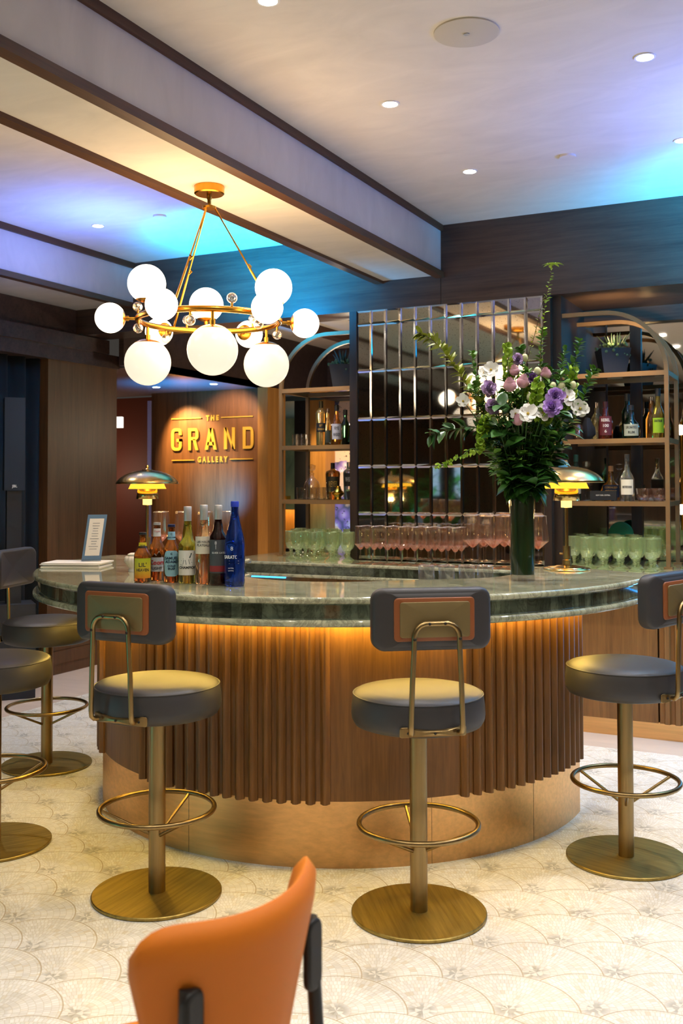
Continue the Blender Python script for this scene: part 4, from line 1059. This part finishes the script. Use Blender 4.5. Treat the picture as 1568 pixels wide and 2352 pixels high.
spirit('whiskey flask with dark label on the lowest left shelf', 764, 6.78, SZ[2], 84, .055, M['whisky'], BLK, plain('olive_black_label', srgb(50, 46, 34), .5), None, ('REYES',), 1, GLD, (.2, .62))
spirit('clear bottle with black badge label, lowest left shelf by the mirror', 801, 6.80, SZ[2], 86, .044, M['clearb'], M['clearb'], DK, None, ('WHISKEY',), 1, WHT, (.35, .70))
# decanter
def decanter(label, px, v, z, hpx, R, sq=False):
    u = uat(px, v); h_ = hpx*dep(u, v)/2310
    t = thing('decanter', label, 'decanter', (u, v, z))
    MB().lathe([(.0001, 0), (R*.94, 0), (R, .008), (R, h_*.40), (R*.85, h_*.50), (R*.35, h_*.62), (.014, h_*.68), (.020, h_*.76), (.0001, h_*.76)], 24 if not sq else 8, rib=(lambda a, z: 1+.03*sin(30*z*10)*(1 if sq else 0))).build('body', M['crystal'], t, ang=40)
    MB().lathe([(.010, h_*.76), (.010, h_*.82), (.026, h_*.86), (.030, h_*.97), (.0001, h_)], 12).build('stopper', M['crystal'], t, ang=20)
decanter('clear glass decanter with square stopper on the lowest left shelf', 716, 6.74, SZ[2], 80, .060)
decanter('square cut-crystal decanter behind the right table lamp', 1346, 6.66, SZ[2], 92, .040, True)
o = MB().lathe([(.0001, 0), (.022, 0), (.026, .004), (.022, .02), (.045, .045), (.046, .052), (.022, .075), (.018, .1), (.016, .1), (.0001, .06)], 28).build('gold_cup', plain('mirror_gold', srgb(220, 170, 60), .12, 1))
tag(o, 'small shiny gold vase on the lowest left shelf', 'vase', loc=(uat(776, 6.60), 6.60, SZ[2]))
spirit('round-shouldered ruby red whiskey bottle on the middle right shelf', 1391, 6.60, SZ[1], 87, .047, M['ruby'], plain('oxblood_cap', srgb(50, 16, 18), .4), plain('maroon_label', srgb(96, 30, 34), .5), None, ('REBEL', '100', '6'), 3, WHT, (.10, .60))
spirit('tall gold textured bottle left of the ruby one, middle right shelf', 1371, 6.74, SZ[1], 88, .036, M['gold_sp'], M['crystal'], None, None, (), 0)
spirit('squat dark green rum bottle with portrait label, middle right shelf', 1450, 6.60, SZ[1], 78, .055, M['dkgreen'], BLK, plain('grey_portrait_label', srgb(150, 158, 150), .5), None, ('DIPLOMATICO', 'RUM'), 2, INK, (.08, .42))
spirit('tall dark green bottle behind the squat rum bottle', 1441, 6.84, SZ[1], 108, .036, M['dkgreen'], BLK, None, None, (), 0)
spirit('orange amber bottle behind the lime-labelled one, middle right shelf', 1497, 6.84, SZ[1], 100, .040, M['whisky'], M['crystal'], None, None, (), 3)
spirit('golden liqueur bottle with bright lime label, middle right shelf', 1512, 6.60, SZ[1], 115, .040, M['lime_sp'], BLK, plain('lime_label', srgb(150, 190, 40), .5), None, ('CHARTREUSE', '', ''), 3, INK, (.10, .40))
spirit('clear whiskey bottle with white tree label on the lowest right shelf', 1439, 6.61, SZ[2], 108, .047, M['clearb'], M['clearb'], M['white'], None, ('', "BROTHER'S BOND", ''), 3, INK, (.14, .46))
spirit('round amber tequila flask with navy label on the lowest right shelf', 1402, 6.76, SZ[2], 80, .066, M['whisky'], plain('cork_stopper', srgb(196, 140, 90), .5), plain('navy_label', srgb(22, 40, 70), .5), None, ('CORRALEJO', '99000', 'ANEJO'), 2, GLD, (.10, .45))
spirit('slim teal bottle behind the right table lamp, lowest right shelf', 1322, 6.72, SZ[2], 106, .036, bottle_glass('teal_glass', (.1, .35, .3)), plain('teal_cap', srgb(60, 110, 100), .4), M['white'], None, (), 0, None, (.15, .32))
u_, v_ = uat(1385, 6.60), 6.60
bxo = thing('black_box', 'small black box with white lettering on the lowest right shelf', 'box', (u_, v_, SZ[2]), radians(6))
MB().box(-.082, .082, -.035, .030, .006, .066).build('box_body', M['black'], bxo, False)
text('lettering', 'NEW YORK CENTRAL', .012, WHT, bxo, (0, -.0355, .038), width=.09)
MB().box(-.07, -.05, -.03, .02, 0, .006).box(.05, .07, -.03, .02, 0, .006).build('feet', M['screw'], bxo, False)
pk = thing('rocks_tumbler', '', 'tumbler')
PKM = glassy('smoky_pink_glass', (.82, .66, .60), (.7, .4, .3), .10, gloss=.16)
MB().shell([(.030, .004), (.046, .03), (.044, .05), (.048, .082)], 24, rib=lambda a, z: 1+.03*sin(9*a)).build('wall', PKM, pk, ang=60)
MB().lathe([(.0001, 0), (.030, 0), (.032, .010), (.0001, .012)], 20).build('base', PKM, pk)
place(pk, [(uat(1476, 6.60), 6.60), (uat(1511, 6.61), 6.61), (uat(1494, 6.75), 6.75)], SZ[2], lambda i: ['smoky pink tumbler on the lowest right shelf, nearest the white-labelled bottle', 'smoky pink tumbler on the lowest right shelf, nearest the outer post', 'smoky pink tumbler standing behind the front pair, lowest right shelf'][i], 'smoky pink tumblers on the right shelf')
o = MB().ball(.05, (0, 0, .05), 9, 6).map(lambda x, y, z: (x*(1+.3*sin(z*60)), y*(.8+.2*cos(x*70)), z*1.55)).build('rock_ornament', M['planter'])
tag(o, 'black rock-like ornament on the middle right shelf', 'ornament', loc=(uat(1349, 6.70), 6.70, SZ[1]))
o = MB().lathe([(.0001, 0), (.03, 0), (.034, .03), (.026, .05), (.034, .07), (.024, .10), (.0001, .11)], 10).build('glass_ornament', PKM)
tag(o, 'small faceted glass ornament left of the black rock', 'ornament', loc=(uat(1328, 6.64), 6.64, SZ[1]))

u_ = uat(1562, 7.12)
sc_t = thing('wall_sconce', 'slim brass sconce with two lit globes at the right picture edge', 'lamp', (u_, 7.19, 1.30))
MB().tube([(0, 0, -.12), (0, 0, .62)], .010, 10).build('stem', M['brass'], sc_t)
for z_ in (.02, .56): MB().ball(.036, (0, -.05, z_), 16, 10).build('globe', M['globe2'], sc_t)
for z_ in (.02, .56): MB().tube([(0, 0, z_), (0, -.03, z_)], .006, 8).build('arm', M['brass'], sc_t)
gp = MB().lathe([(.0001, 0), (.082, 0), (.086, .004), (.082, .008), (.0001, .006)], 40).map(lambda x, y, z: (x, -z, y+.086)).build('green_plate', plain('emerald_glaze', srgb(30, 130, 100), .3))
tag(gp, 'round emerald green plate leaning upright behind the right goblets', 'plate', loc=(uat(1424, 7.05), 7.05, CZ+.10))
st_ = tag(MB().box(-.06, .06, -.03, .02, 0, .10).build('plate_stand', M['wood_dark'], smooth=False), 'small dark wooden block under the green plate, behind goblets', 'stand', loc=(uat(1424, 7.05), 7.05, CZ))
# ------------------------------------------------------------------ sign and exit light
sg_ = thing('wall_sign', 'gold lettered sign THE GRAND GALLERY on the far wood wall', 'sign', (0, 8.995, 0))
def wz(y, px): return zat(y, uat(px, 9.0), 9.0)
def poly_letters():
    # condensed block letters on a 0..1 x 0..1 cell
    t = .27
    L_ = {}
    L_['N'] = [[(0, 0), (t, 0), (t, 1), (0, 1)], [(1-t, 0), (1, 0), (1, 1), (1-t, 1)], [(t*.9, 1), (t*.2, 1), (1-t*.9, 0), (1-t*.2, 0)]]
    L_['A'] = [[(0, 0), (t*.95, 0), (.62, 1), (.36, 1)], [(1-t*.95, 0), (1, 0), (.64, 1), (.38, 1)], [(.2, .2), (.8, .2), (.76, .36), (.24, .36)]]
    def arcpts(cx, cz, rx, rz, a0, a1, n=8): return [(cx+rx*cos(radians(a0+(a1-a0)*i/n)), cz+rz*sin(radians(a0+(a1-a0)*i/n))) for i in range(n+1)]
    def stroke(outer, inner): return [[outer[i], outer[i+1], inner[i+1], inner[i]] for i in range(len(outer)-1)]
    r = .30
    L_['D'] = [[(0, 0), (t, 0), (t, 1), (0, 1)]]+stroke([(t, 1)]+arcpts(1-r*1.1, 1-r, r*1.1, r, 90, 0)+arcpts(1-r*1.1, r, r*1.1, r, 0, -90)+[(t, 0)], [(t, .86)]+arcpts(1-t-.08, .80, .08, .06, 90, 0)+arcpts(1-t-.08, .20, .08, .06, 0, -90)+[(t, .14)])
    L_['R'] = [[(0, 0), (t, 0), (t, 1), (0, 1)]]+stroke([(t, 1)]+arcpts(1-r, 1-.24, r, .24, 90, 0)+arcpts(1-r, .64, r, .18, 0, -90)+[(t, .46)], [(t, .87)]+arcpts(1-t-.07, .80, .07, .07, 90, 0)+arcpts(1-t-.07, .66, .07, .07, 0, -90)+[(t, .59)])+[[(.44, .50), (.72, .50), (1.0, 0), (.72, 0)]]
    L_['G'] = stroke(arcpts(1-r*1.2, 1-.24, r*1.2, .24, 0, 90)+arcpts(r*1.2, 1-.24, r*1.2, .24, 90, 180)+arcpts(r*1.2, .24, r*1.2, .24, 180, 270)+arcpts(1-r*1.2, .24, r*1.2, .24, 270, 360)+[(1, .53)],
                     arcpts(1-t-.08, .80, .08, .07, 0, 90)+arcpts(t+.08, .80, .08, .07, 90, 180)+arcpts(t+.08, .20, .08, .07, 180, 270)+arcpts(1-t-.08, .20, .08, .07, 270, 360)+[(1-t, .53)])
    L_['G'] += [[(1-t, .70), (1, .70), (1, .76), (1-t, .80)], [(.52, .40), (1, .40), (1, .53), (.52, .53)]]
    return L_
LT = poly_letters()
for ch_, x0, x1, y0, y1 in (('G', 395, 419, 983, 1034), ('R', 434, 457, 982.5, 1033), ('A', 472, 499, 982, 1032), ('N', 516, 541, 981, 1031), ('D', 559, 584, 979.5, 1030)):
    m = MB(); ua, ub = uat(x0, 9.0), uat(x1, 9.0); za, zb_ = wz(y1, x0), wz(y0, x0)
    for q in LT[ch_]:
        pts = [(ua+(ub-ua)*a, za+(zb_-za)*b) for a, b in q]; n = len(pts)
        m.add([(x, 0, z) for x, z in pts]+[(x, -.012, z) for x, z in pts], [tuple(range(n, 2*n)), tuple(range(n))[::-1]]+[(i, (i+1) % n, n+(i+1) % n, n+i) for i in range(n)])
    m.build('letter', M['sign'], sg_, False)
for x0, x1, y in ((395, 463, 961), (509, 582, 957.5), (396, 447, 1056), (529, 582, 1053.5)):
    MB().box(uat(x0, 9), uat(x1, 9), -.010, 0, wz(y, x0)-.005, wz(y, x0)+.005).build('rule', M['sign'], sg_, False)
def signtext(body, x0, x1, y, hpx):
    u0, u1 = uat(x0, 9), uat(x1, 9); sz = hpx*9.96/2310/.70
    text('lettering', body, sz, M['sign'], sg_, ((u0+u1)/2, 0, wz(y, (x0+x1)/2)), bold=.004, sp=1.7, ext=.004, width=(u1-u0))
signtext('THE', 474, 503, 959, 12); signtext('GALLERY', 454, 523, 1054.5, 13)
light('sign_spot', 'SPOT', (-6.45, 8.6, 2.47), 220, (1, .66, .30), .03, 75, .7, look=(-6.2, 9.0, 1.85))
light('sign_spot', 'SPOT', (-5.55, 8.4, 2.47), 55, (1, .70, .45), .03, 75, .7, look=(-5.7, 9.0, 2.1))
for x, y in ((-6.25, 8.4), (-5.55, 8.4)):
    dup(dl, (x, y, 2.499), 0, 'small downlight in the dark ceiling before the gold sign' if x < -6 else 'hidden corridor downlight right of the sign', None)
ex = thing('exit_sign', 'small white lit box sign past the wood end panel', 'sign', (-5.93, 7.35, 2.02), radians(20))
MB().box(-.07, .07, -.025, .025, 0, .10).build('housing', plain('exit_white', (.9, .88, .84), .4, emit=(1, .9, .8), es=1.5), ex, False)
MB().box(-.01, .01, -.01, .01, .10, .478).build('stem', M['white'], ex, False)

# ------------------------------------------------------------------ vase and bouquet
VX, VY = -1.199, 4.166
vs_ = thing('glass_vase', 'tall glass cylinder vase lined with dark green leaves, on the bar', 'vase', (VX, VY, BZ))
MB().shell([(.0525, 0), (.0525, .375)], 48).torus(.052, .0015, (0, 0, .375), 48, 6).build('cylinder', M['glass'], vs_)
MB().lathe([(.0001, .002), (.049, .002), (.049, .022), (.0001, .024)], 40).build('thick_base', M['crystal'], vs_)
def leafliner():
    m_, nt, p, L = newmat('rolled_leaf'); v = coords(nt, (14, 14, 1.5)); n1 = noise(nt, v, 2, 4, .6)
    L.new(ramp(nt, n1, [(.3, srgb(10, 26, 10)), (.7, srgb(34, 62, 24))]), p.inputs['Base Color']); p.inputs['Roughness'].default_value = .3; p.inputs['Coat Weight'].default_value = .6; return m_
MB().lathe([(.0001, .026), (.0485, .026), (.0485, .345), (.044, .357), (.0001, .35)], 40, rib=lambda a, z: 1+.012*sin(7*a+z*20)).build('leaf_lining', leafliner(), vs_)
CT = Vector((VX, VY, 0)); EX = Vector((cos(YAW), sin(YAW), 0)); EY = Vector((-sin(YAW), cos(YAW), 0)); EZ = Vector((0, 0, 1))
DV = dep(VX, VY)
def bp(px, py, dd=0.0):        # a point of the bouquet: its column and height at the vase's depth plus dd
    d = DV+dd; u, v = at(px, d); return Vector((u, v, EYE-(py-1111)*d/2310))
def leafmat(name, a, b, rough=.42):
    m_, nt, p, L = newmat(name); n1 = noise(nt, coords(nt), 26, 2, .5)
    L.new(ramp(nt, n1, [(.3, srgb(*a)), (.7, srgb(*b))]), p.inputs['Base Color']); p.inputs['Roughness'].default_value = rough
    p.inputs['Subsurface Weight'].default_value = 0; return m_
LM = {'dark': leafmat('dark_leaf', (28, 60, 22), (62, 108, 40), .32), 'mid': leafmat('mid_leaf', (60, 104, 34), (112, 156, 52)),
      'lime': leafmat('lime_leaf', (130, 168, 40), (176, 206, 66)), 'yellow': leafmat('spring_leaf', (126, 140, 44), (170, 172, 60)), 'stem': plain('branch_bark', srgb(84, 58, 38), .7), 'gstem': plain('green_stem', srgb(70, 104, 44), .6)}
def leaf(m, p, d, n, L_, w, droop=.25):
    d = d.normalized(); s_ = d.cross(n)
    s_ = s_.normalized() if s_.length > 1e-4 else d.orthogonal().normalized()
    n = s_.cross(d).normalized(); vs = []
    prof = ((0, .08), (.2, .72), (.45, 1), (.75, .72), (1, .0))
    for t, ww in prof:
        c = p+d*(L_*t)-n*(droop*L_*t*t)
        vs += [c+s_*(w*ww/2)+n*(w*.14*ww), c, c-s_*(w*ww/2)+n*(w*.14*ww)]
    fs = []
    for i in range(4):
        a = 3*i; fs += [(a, a+1, a+4, a+3), (a+1, a+2, a+5, a+4)]
    m.add(vs, fs)
rv = lambda: Vector((random.gauss(0, 1), random.gauss(0, 1), random.gauss(0, 1)))
RIM = CT+EZ*(BZ+.37)
def branch(name, label, cat, pts, mat, L_=.035, w=.015, n=30, start=.3, stemr=.0028, stem='stem', spread=.8, buds=None, base=True):
    P = [bp(*q) for q in pts]
    if base: P = [RIM+EX*random.uniform(-.025, .025)+EY*random.uniform(-.025, .025)-EZ*.30, RIM+(P[0]-RIM)*.0+EX*random.uniform(-.02, .02)]+P
    fine = [Vector(q) for q in catmull([tuple(q) for q in P], 6)]
    org = fine[0].copy(); t = thing(name, label, cat, tuple(org))
    k = len(fine)
    MB().tube([q-org for q in fine], [stemr*(1.15-.8*i/k) for i in range(k)], 6).build('stem', LM[stem], t)
    m = MB()
    n = int(n*1.9); L_ *= 1.2; w *= 1.6
    for i in range(n):
        f = start+(1-start)*(i+random.random()*.6)/n; f = min(f, .999); x = f*(k-1); a = int(x); q = fine[a].lerp(fine[min(a+1, k-1)], x-a)-org
        tg = (fine[min(a+1, k-1)]-fine[max(a-1, 0)]).normalized()
        side = rv(); side -= tg*side.dot(tg); side.normalize()
        d = tg*(1-spread*.5)+side*spread
        sc_ = random.uniform(.65, 1.15)*(1.05-.35*f)
        leaf(m, q, d, EZ+rv()*.3, L_*sc_, w*sc_)
    m.build('leaves', LM[mat], t, ang=80)
    return t
branch('flowering_branch', 'long twig with small spring leaves reaching far up left', 'branch', [(1190, 1080, 0), (1114, 953, .0), (1050, 850, -.02), (1005, 790, -.02), (962, 762, -.02)], 'yellow', .050, .017, 70, .36)
branch('flowering_branch', 'bare tall budding twig with one bright leaf tuft, topmost', 'branch', [(1215, 1060, 0), (1235, 900, .02), (1250, 740, .02), (1262, 660, .02), (1273, 605, .02)], 'lime', .024, .010, 20, .50)
o = thing('leaf_tuft', 'bright lime leaf tuft crowning the tallest twig', 'leaves', tuple(bp(1273, 606, .02)))
m = MB()
for k in range(8):
    a = 2*pi*k/8; leaf(m, Vector((0, 0, 0)), EX*cos(a)+EY*sin(a)+EZ*.35, EZ, .045, .016, .45)
m.build('leaves', LM['lime'], o)
branch('flowering_branch', 'thin leaning twig left of the tallest one', 'branch', [(1205, 1060, .02), (1208, 860, .03), (1232, 760, .03), (1252, 680, .03)], 'yellow', .02, .009, 16, .55)
branch('leafy_stem', 'leafy stem beneath the tall twigs, dense small leaves', 'leaves', [(1225, 1060, .03), (1240, 900, .05), (1243, 800, .05), (1247, 755, .05)], 'mid', .034, .014, 50, .40, stem='gstem')
branch('leafy_stem', 'leafy stem rising right beside the dark niche edge', 'leaves', [(1250, 1050, .0), (1292, 900, .0), (1322, 830, .0), (1334, 782, .0)], 'mid', .038, .015, 46, .40, stem='gstem')
branch('leafy_stem', 'leafy stem reaching farthest right toward the shelf', 'leaves', [(1262, 1050, -.04), (1330, 940, -.04), (1352, 880, -.04), (1368, 850, -.04)], 'mid', .040, .014, 54, .35, stem='gstem')
branch('leafy_stem', 'upright leafy stem over the left of the bouquet', 'leaves', [(1160, 1060, 0), (1120, 940, .03), (1092, 860, .03), (1086, 808, .03)], 'mid', .036, .015, 36, .40, stem='gstem')
branch('leafy_stem', 'broad-leaved stem stretching low to the left', 'leaves', [(1150, 1060, -.05), (1110, 990, -.07), (1050, 985, -.08), (990, 1000, -.08)], 'dark', .070, .028, 22, .40, stem='gstem')
branch('leafy_stem', 'short leafy stem above the pink roses', 'leaves', [(1205, 1040, .04), (1205, 900, .05), (1200, 820, .05), (1196, 800, .05)], 'mid', .036, .016, 40, .45, stem='gstem')
branch('leafy_stem', 'leafy stem with pale sprigs beyond the purple flowers', 'leaves', [(1240, 1040, .05), (1282, 880, .06), (1300, 800, .06)], 'mid', .035, .015, 40, .40, stem='gstem')
def bells(label, pts, n=14, s_=1.0):
    t = branch('bells_of_ireland', label, 'flower', pts, 'lime', .02, .01, 6, .5, .003, 'gstem')
    P = [bp(*q) for q in pts]; fine = [Vector(q) for q in catmull([tuple(q) for q in P], 6)]; org = Vector(t.location); m = MB(); k = len(fine)
    for i in range(n*3):
        f = (i+.5)/(n*3); q = fine[int(f*(k-1))]-org; d = rv(); d.z *= .4; d.normalize(); r = .0125*s_*(1.15-.35*f)*random.uniform(.8, 1.15)
        c = q+d*r*1.0
        z_ = d; x_ = z_.orthogonal().normalized(); y_ = z_.cross(x_)
        vs = [c-z_*r*.8]+[c+(x_*cos(2*pi*j/8)+y_*sin(2*pi*j/8))*r*.75+z_*r*.1 for j in range(8)]+[c+(x_*cos(2*pi*j/8)+y_*sin(2*pi*j/8))*r*(1.3+.15*(j % 2))+z_*r*.75 for j in range(8)]
        m.add(vs, [(0, 1+j, 1+(j+1) % 8) for j in range(8)]+[(1+j, 9+j, 9+(j+1) % 8, 1+(j+1) % 8) for j in range(8)])
    m.build('bells', LM['lime'], t, ang=80)
bells('lime bells of Ireland spike standing up left of centre', [(1168, 870, -.02), (1168, 820, -.02), (1167, 785, -.02)], 8, .9)
bells('lime green bells of Ireland in the heart of the bouquet', [(1250, 960, -.11), (1232, 930, -.11), (1240, 870, -.09)], 14, 1.2)
bells('lime bells of Ireland hanging down the left side', [(1122, 960, -.09), (1106, 1000, -.10), (1104, 1035, -.10)], 12, 1.0)
bells('lime bells of Ireland tip on the right side', [(1305, 930, -.03), (1318, 880, -.03), (1319, 842, -.03)], 8, .9)
bells('lime tendril drooping to the far left', [(1100, 1035, -.10), (1060, 1048, -.10), (1025, 1066, -.10), (998, 1072, -.10)], 8, .62)
bells('pale lime bells behind the pink roses', [(1200, 930, -.03), (1205, 890, -.03), (1196, 868, -.03)], 7, .9)
PM = {'white': plain('white_petal', srgb(240, 238, 224), .6), 'purple': plain('purple_petal', srgb(172, 136, 200), .6), 'lilac': plain('lilac_petal', srgb(196, 168, 204), .6),
      'pink': plain('dusty_pink_petal', srgb(204, 152, 160), .6), 'cream': plain('cream_bud', srgb(214, 214, 160), .6), 'eye': plain('yellow_eye', srgb(190, 160, 50), .7)}
def flower(kind, col, px, py, dd, r, label, cat='flower'):
    c = bp(px, py, dd); base = RIM+EX*random.uniform(-.03, .03)+EY*random.uniform(-.03, .03)-EZ*.28
    t = thing({'rose': 'rose', 'ruffle': 'lisianthus', 'open': 'white_cosmos', 'bud': 'flower_bud'}[kind], label, cat, tuple(base))
    cc = c-base; mid = (RIM-base)*1.02
    fine = [Vector(q) for q in catmull([(0, 0, 0), tuple(mid), tuple(mid.lerp(cc, .6)+EZ*.02), tuple(cc)], 5)]
    MB().tube(fine, .0022, 6).build('stem', LM['gstem'], t)
    d = (-EY*1.0+EX*random.uniform(-.5, .5)+EZ*random.uniform(.1, .5)).normalized() if kind in ('open', 'ruffle') else (EZ-EY*.25+EX*random.uniform(-.3, .3)).normalized()
    x_ = d.orthogonal().normalized(); y_ = d.cross(x_); m = MB()
    def petal(a, r0, r1, w, h0, h1, curl=0):
        e = x_*cos(a)+y_*sin(a); s_ = d.cross(e); vs = []
        for i in range(5):
            t_ = i/4; rr = r0+(r1-r0)*t_; hh = h0+(h1-h0)*t_**1.6-curl*t_**3; ww = w*(.35+.75*sin(pi*min(1, .15+t_*.72)))
            for j in (-1, -.5, 0, .5, 1):
                vs.append(cc+e*(rr-abs(j)*ww*.12)+s_*(ww*j*.5)+d*(hh+random.uniform(-.0016, .0016)+abs(j)*ww*.12))
        m.add(vs, [(5*i+j, 5*i+j+1, 5*i+j+6, 5*i+j+5) for i in range(4) for j in range(4)])
    if kind == 'open':
        for k in range(6): petal(2*pi*k/6+random.uniform(-.15, .15), .003, r*random.uniform(.9, 1.18), r*.98, .0, r*random.uniform(.1, .5), r*random.uniform(0, .25))
        MB().ball(r*.16, tuple(cc+d*.004), 8, 6).build('eye', PM['eye'], t)
    elif kind == 'ruffle':
        for ring, (rr, n_, hh) in enumerate(((r, 8, .15), (r*.82, 7, .42), (r*.6, 6, .62), (r*.38, 5, .75), (r*.2, 4, .8))):
            for k in range(n_): petal(2*pi*k/n_+ring*.5+random.uniform(-.2, .2), .002, rr*random.uniform(.88, 1.12), r*.8*(1-.12*ring), 0, r*hh*random.uniform(.7, 1.3), r*random.uniform(-.1, .25))
    elif kind == 'rose':
        for ring, (rr, n_, hh) in enumerate(((.80, 5, 1.15), (.60, 5, 1.5), (.40, 4, 1.75), (.22, 3, 1.85))):
            for k in range(n_):
                a = 2*pi*k/n_+ring*.7; e = x_*cos(a)+y_*sin(a); s_ = d.cross(e); vs = []
                for i in range(5):
                    t_ = i/4; rad = r*rr*(.30+.95*sin(pi*(.10+.62*t_)))*.85*random.uniform(.93, 1.08)
                    for j in (-1, -.5, 0, .5, 1):
                        an = j*1.0; vs.append(cc+(e*cos(an)+s_*sin(an))*rad+d*(r*(hh*t_-.6)-abs(j)*r*.1*t_))
                m.add(vs, [(5*i+j, 5*i+j+1, 5*i+j+6, 5*i+j+5) for i in range(4) for j in range(4)])
    else:
        m.ball(r, (0, 0, 0), 10, 8).map(lambda x, y, z: cc+x_*x+y_*y*1.0+d*(z*1.35))
    m.build('petals', PM[col], t, ang=80)
fl_ = [('open', 'white', 1128, 850, -.03, .031, 'white blossom highest on the left side'), ('open', 'white', 1112, 856, 0, .022, 'smaller white blossom beside the highest left one'),
    ('open', 'white', 1064, 922, -.03, .026, 'white blossom farthest left'), ('open', 'white', 1212, 951, -.15, .036, 'white open bloom at front centre'),
    ('open', 'white', 1247, 948, -.13, .034, 'white open bloom left of the lower purple bloom'), ('open', 'white', 1302, 913, -.08, .034, 'white bloom just right of the purple pair'),
    ('open', 'white', 1333, 940, -.06, .036, 'white bloom farthest right'), ('open', 'white', 1184, 951, -.08, .020, 'small white bloom left of front centre'),
    ('ruffle', 'purple', 1276, 911, -.13, .037, 'upper purple ruffled bloom of the right pair'), ('ruffle', 'purple', 1268, 937, -.16, .038, 'lower purple ruffled bloom of the right pair'),
    ('ruffle', 'lilac', 1131, 934, -.08, .034, 'lilac ruffled bloom at the left'), ('ruffle', 'purple', 1221, 870, -.04, .032, 'purple ruffled bloom at top centre'),
    ('ruffle', 'lilac', 1122, 892, -.05, .034, 'pale lilac bloom above the left lilac one'), ('ruffle', 'lilac', 1190, 826, .0, .026, 'pale lilac bloom topmost of all'),
    ('rose', 'pink', 1172, 888, -.10, .030, 'dusty pink rose bud left of centre'), ('rose', 'pink', 1201, 880, -.09, .029, 'dusty pink rose right of the pink bud'),
    ('rose', 'pink', 1183, 854, -.04, .024, 'small pink rose above the pair'), ('rose', 'pink', 1255, 862, -.04, .026, 'pink rose high on the right'),
    ('rose', 'pink', 1190, 968, -.12, .024, 'drooping pink rose low in front'),
    ('bud', 'cream', 1207, 822, 0, .012, 'cream bud at the very top'), ('bud', 'cream', 1236, 854, -.03, .014, 'cream bud beside the purple top bloom'), ('bud', 'cream', 1291, 890, -.06, .015, 'cream bud right above the purple pair'),
    ('bud', 'cream', 1271, 888, -.07, .013, 'cream bud directly over the purple pair'), ('bud', 'cream', 1218, 912, -.09, .013, 'cream bud between the pink roses and white bloom'), ('bud', 'cream', 1317, 886, -.05, .013, 'cream bud near the right leafy stem')]
for f_ in fl_: flower(*f_[:5], f_[5]*1.1, f_[6])
# dark collar of salal foliage, one stem each
cl_ = [(1120, 1010), (1142, 975), (1165, 1000), (1190, 1040), (1215, 1000), (1240, 1030), (1265, 985), (1290, 1020), (1305, 975), (1135, 1060), (1170, 1075), (1235, 1085), (1262, 1060), (1150, 930), (1180, 930), (1225, 945), (1285, 945), (1210, 1085)]
side_ = ['left', 'centre', 'right']
for i, (x, y) in enumerate(cl_):
    dd = [-.10, -.14, -.06, -.12, .04][i % 5]
    lr = 'left' if x < 1170 else ('right' if x > 1240 else 'middle')
    hi = 'low' if y > 1050 else ('upper' if y < 960 else 'mid-height')
    t = branch('salal_stem', f'glossy dark salal leaves, {hi} {lr} of the bouquet collar', 'leaves', [(1200+(x-1200)*.35, 1108, dd*.3), (1200+(x-1200)*.8, y+35, dd*.8), (x, y, dd)], 'dark' if i % 3 else 'mid', .088 if i % 3 else .050, .040 if i % 3 else .020, 13 if i % 3 else 22, .34, .0025, 'gstem', spread=1.0)
    t['group'] = 'salal collar leaves'
for i, (x, y) in enumerate([(1232, 905), (1262, 880), (1222, 935), (1185, 905), (1105, 900), (1085, 880), (1290, 925), (1300, 880), (1150, 900), (1195, 905), (1240, 890), (1290, 860), (1160, 870), (1215, 850), (1270, 850), (1145, 960), (1310, 905), (1255, 910)]):
    lr = 'left' if x < 1180 else ('right' if x > 1250 else 'middle')
    t = branch('filler_stem', f'fine green filler stem among the flowers, {lr}, {"upper" if y < 880 else "lower"} part', 'leaves', [(1200+(x-1200)*.4, 1080, 0), (1200+(x-1200)*.8, y+70, .01), (x, y, .02-.09*(i % 2))], ('lime' if i in (0, 2, 6) else 'mid'), .048, .020, 40, .42, .0022, 'gstem', spread=.9)
    t['group'] = 'filler greenery'

# ------------------------------------------------------------------ the rear of the room, seen in the mirrors
def palm(u, v, label):
    t = thing('potted_palm', label, 'plant', (u, v, 0))
    MB().lathe([(.0001, 0), (.16, 0), (.2, .4), (.18, .4), (.0001, .36)], 24).build('pot', M['planter'], t)
    m = MB()
    for k in range(70):
        a = random.uniform(0, 2*pi); el = random.uniform(.1, 1.2); h0 = random.uniform(.9, 1.5)
        leaf(m, Vector((0, 0, h0)), Vector((cos(a)*cos(el), sin(a)*cos(el), sin(el))), EZ, random.uniform(.35, .6), .035, .5)
    m.tube([(0, 0, .36), (.02, 0, 1.0), (0, 0, 1.5)], .02, 8); m.build('fronds', LM['mid'], t)
palm(-5.0, .9, 'potted palm by the left wall, seen in the mirror tiles left part')
palm(-4.9, -.1, 'potted palm by the left wall, seen in the mirror tiles middle part')
light('palm_wash', 'POINT', (-4.5, .4, .45), 30, (.05, .65, .8), .1)
tv = thing('wall_screen', 'lit wall screen seen in the mirror behind the bouquet', 'screen', (-5.5, -2.4, 1.25), radians(90))
MB().box(-.46, .46, 0, .04, 0, .55).build('frame', M['black'], tv, False)
def scr():
    m_, nt, p, L = newmat('screen_picture'); n1 = noise(nt, coords(nt), 5, 2)
    c = ramp(nt, n1, [(.4, srgb(60, 150, 60)), (.47, srgb(150, 190, 230)), (.7, srgb(190, 215, 240))]); L.new(c, p.inputs['Emission Color']); p.inputs['Emission Strength'].default_value = 1.2
    p.inputs['Base Color'].default_value = (0, 0, 0, 1); return m_
MB().box(-.44, .44, -.003, 0, .02, .53).build('panel', scr(), tv, False)
sbox('window_1', plain('teal_window_light', (.05, .1, .1), .4, emit=(.25, .55, .6), es=.6), -5.845, -5.83, 1.25, 1.65, .9, 2.2)
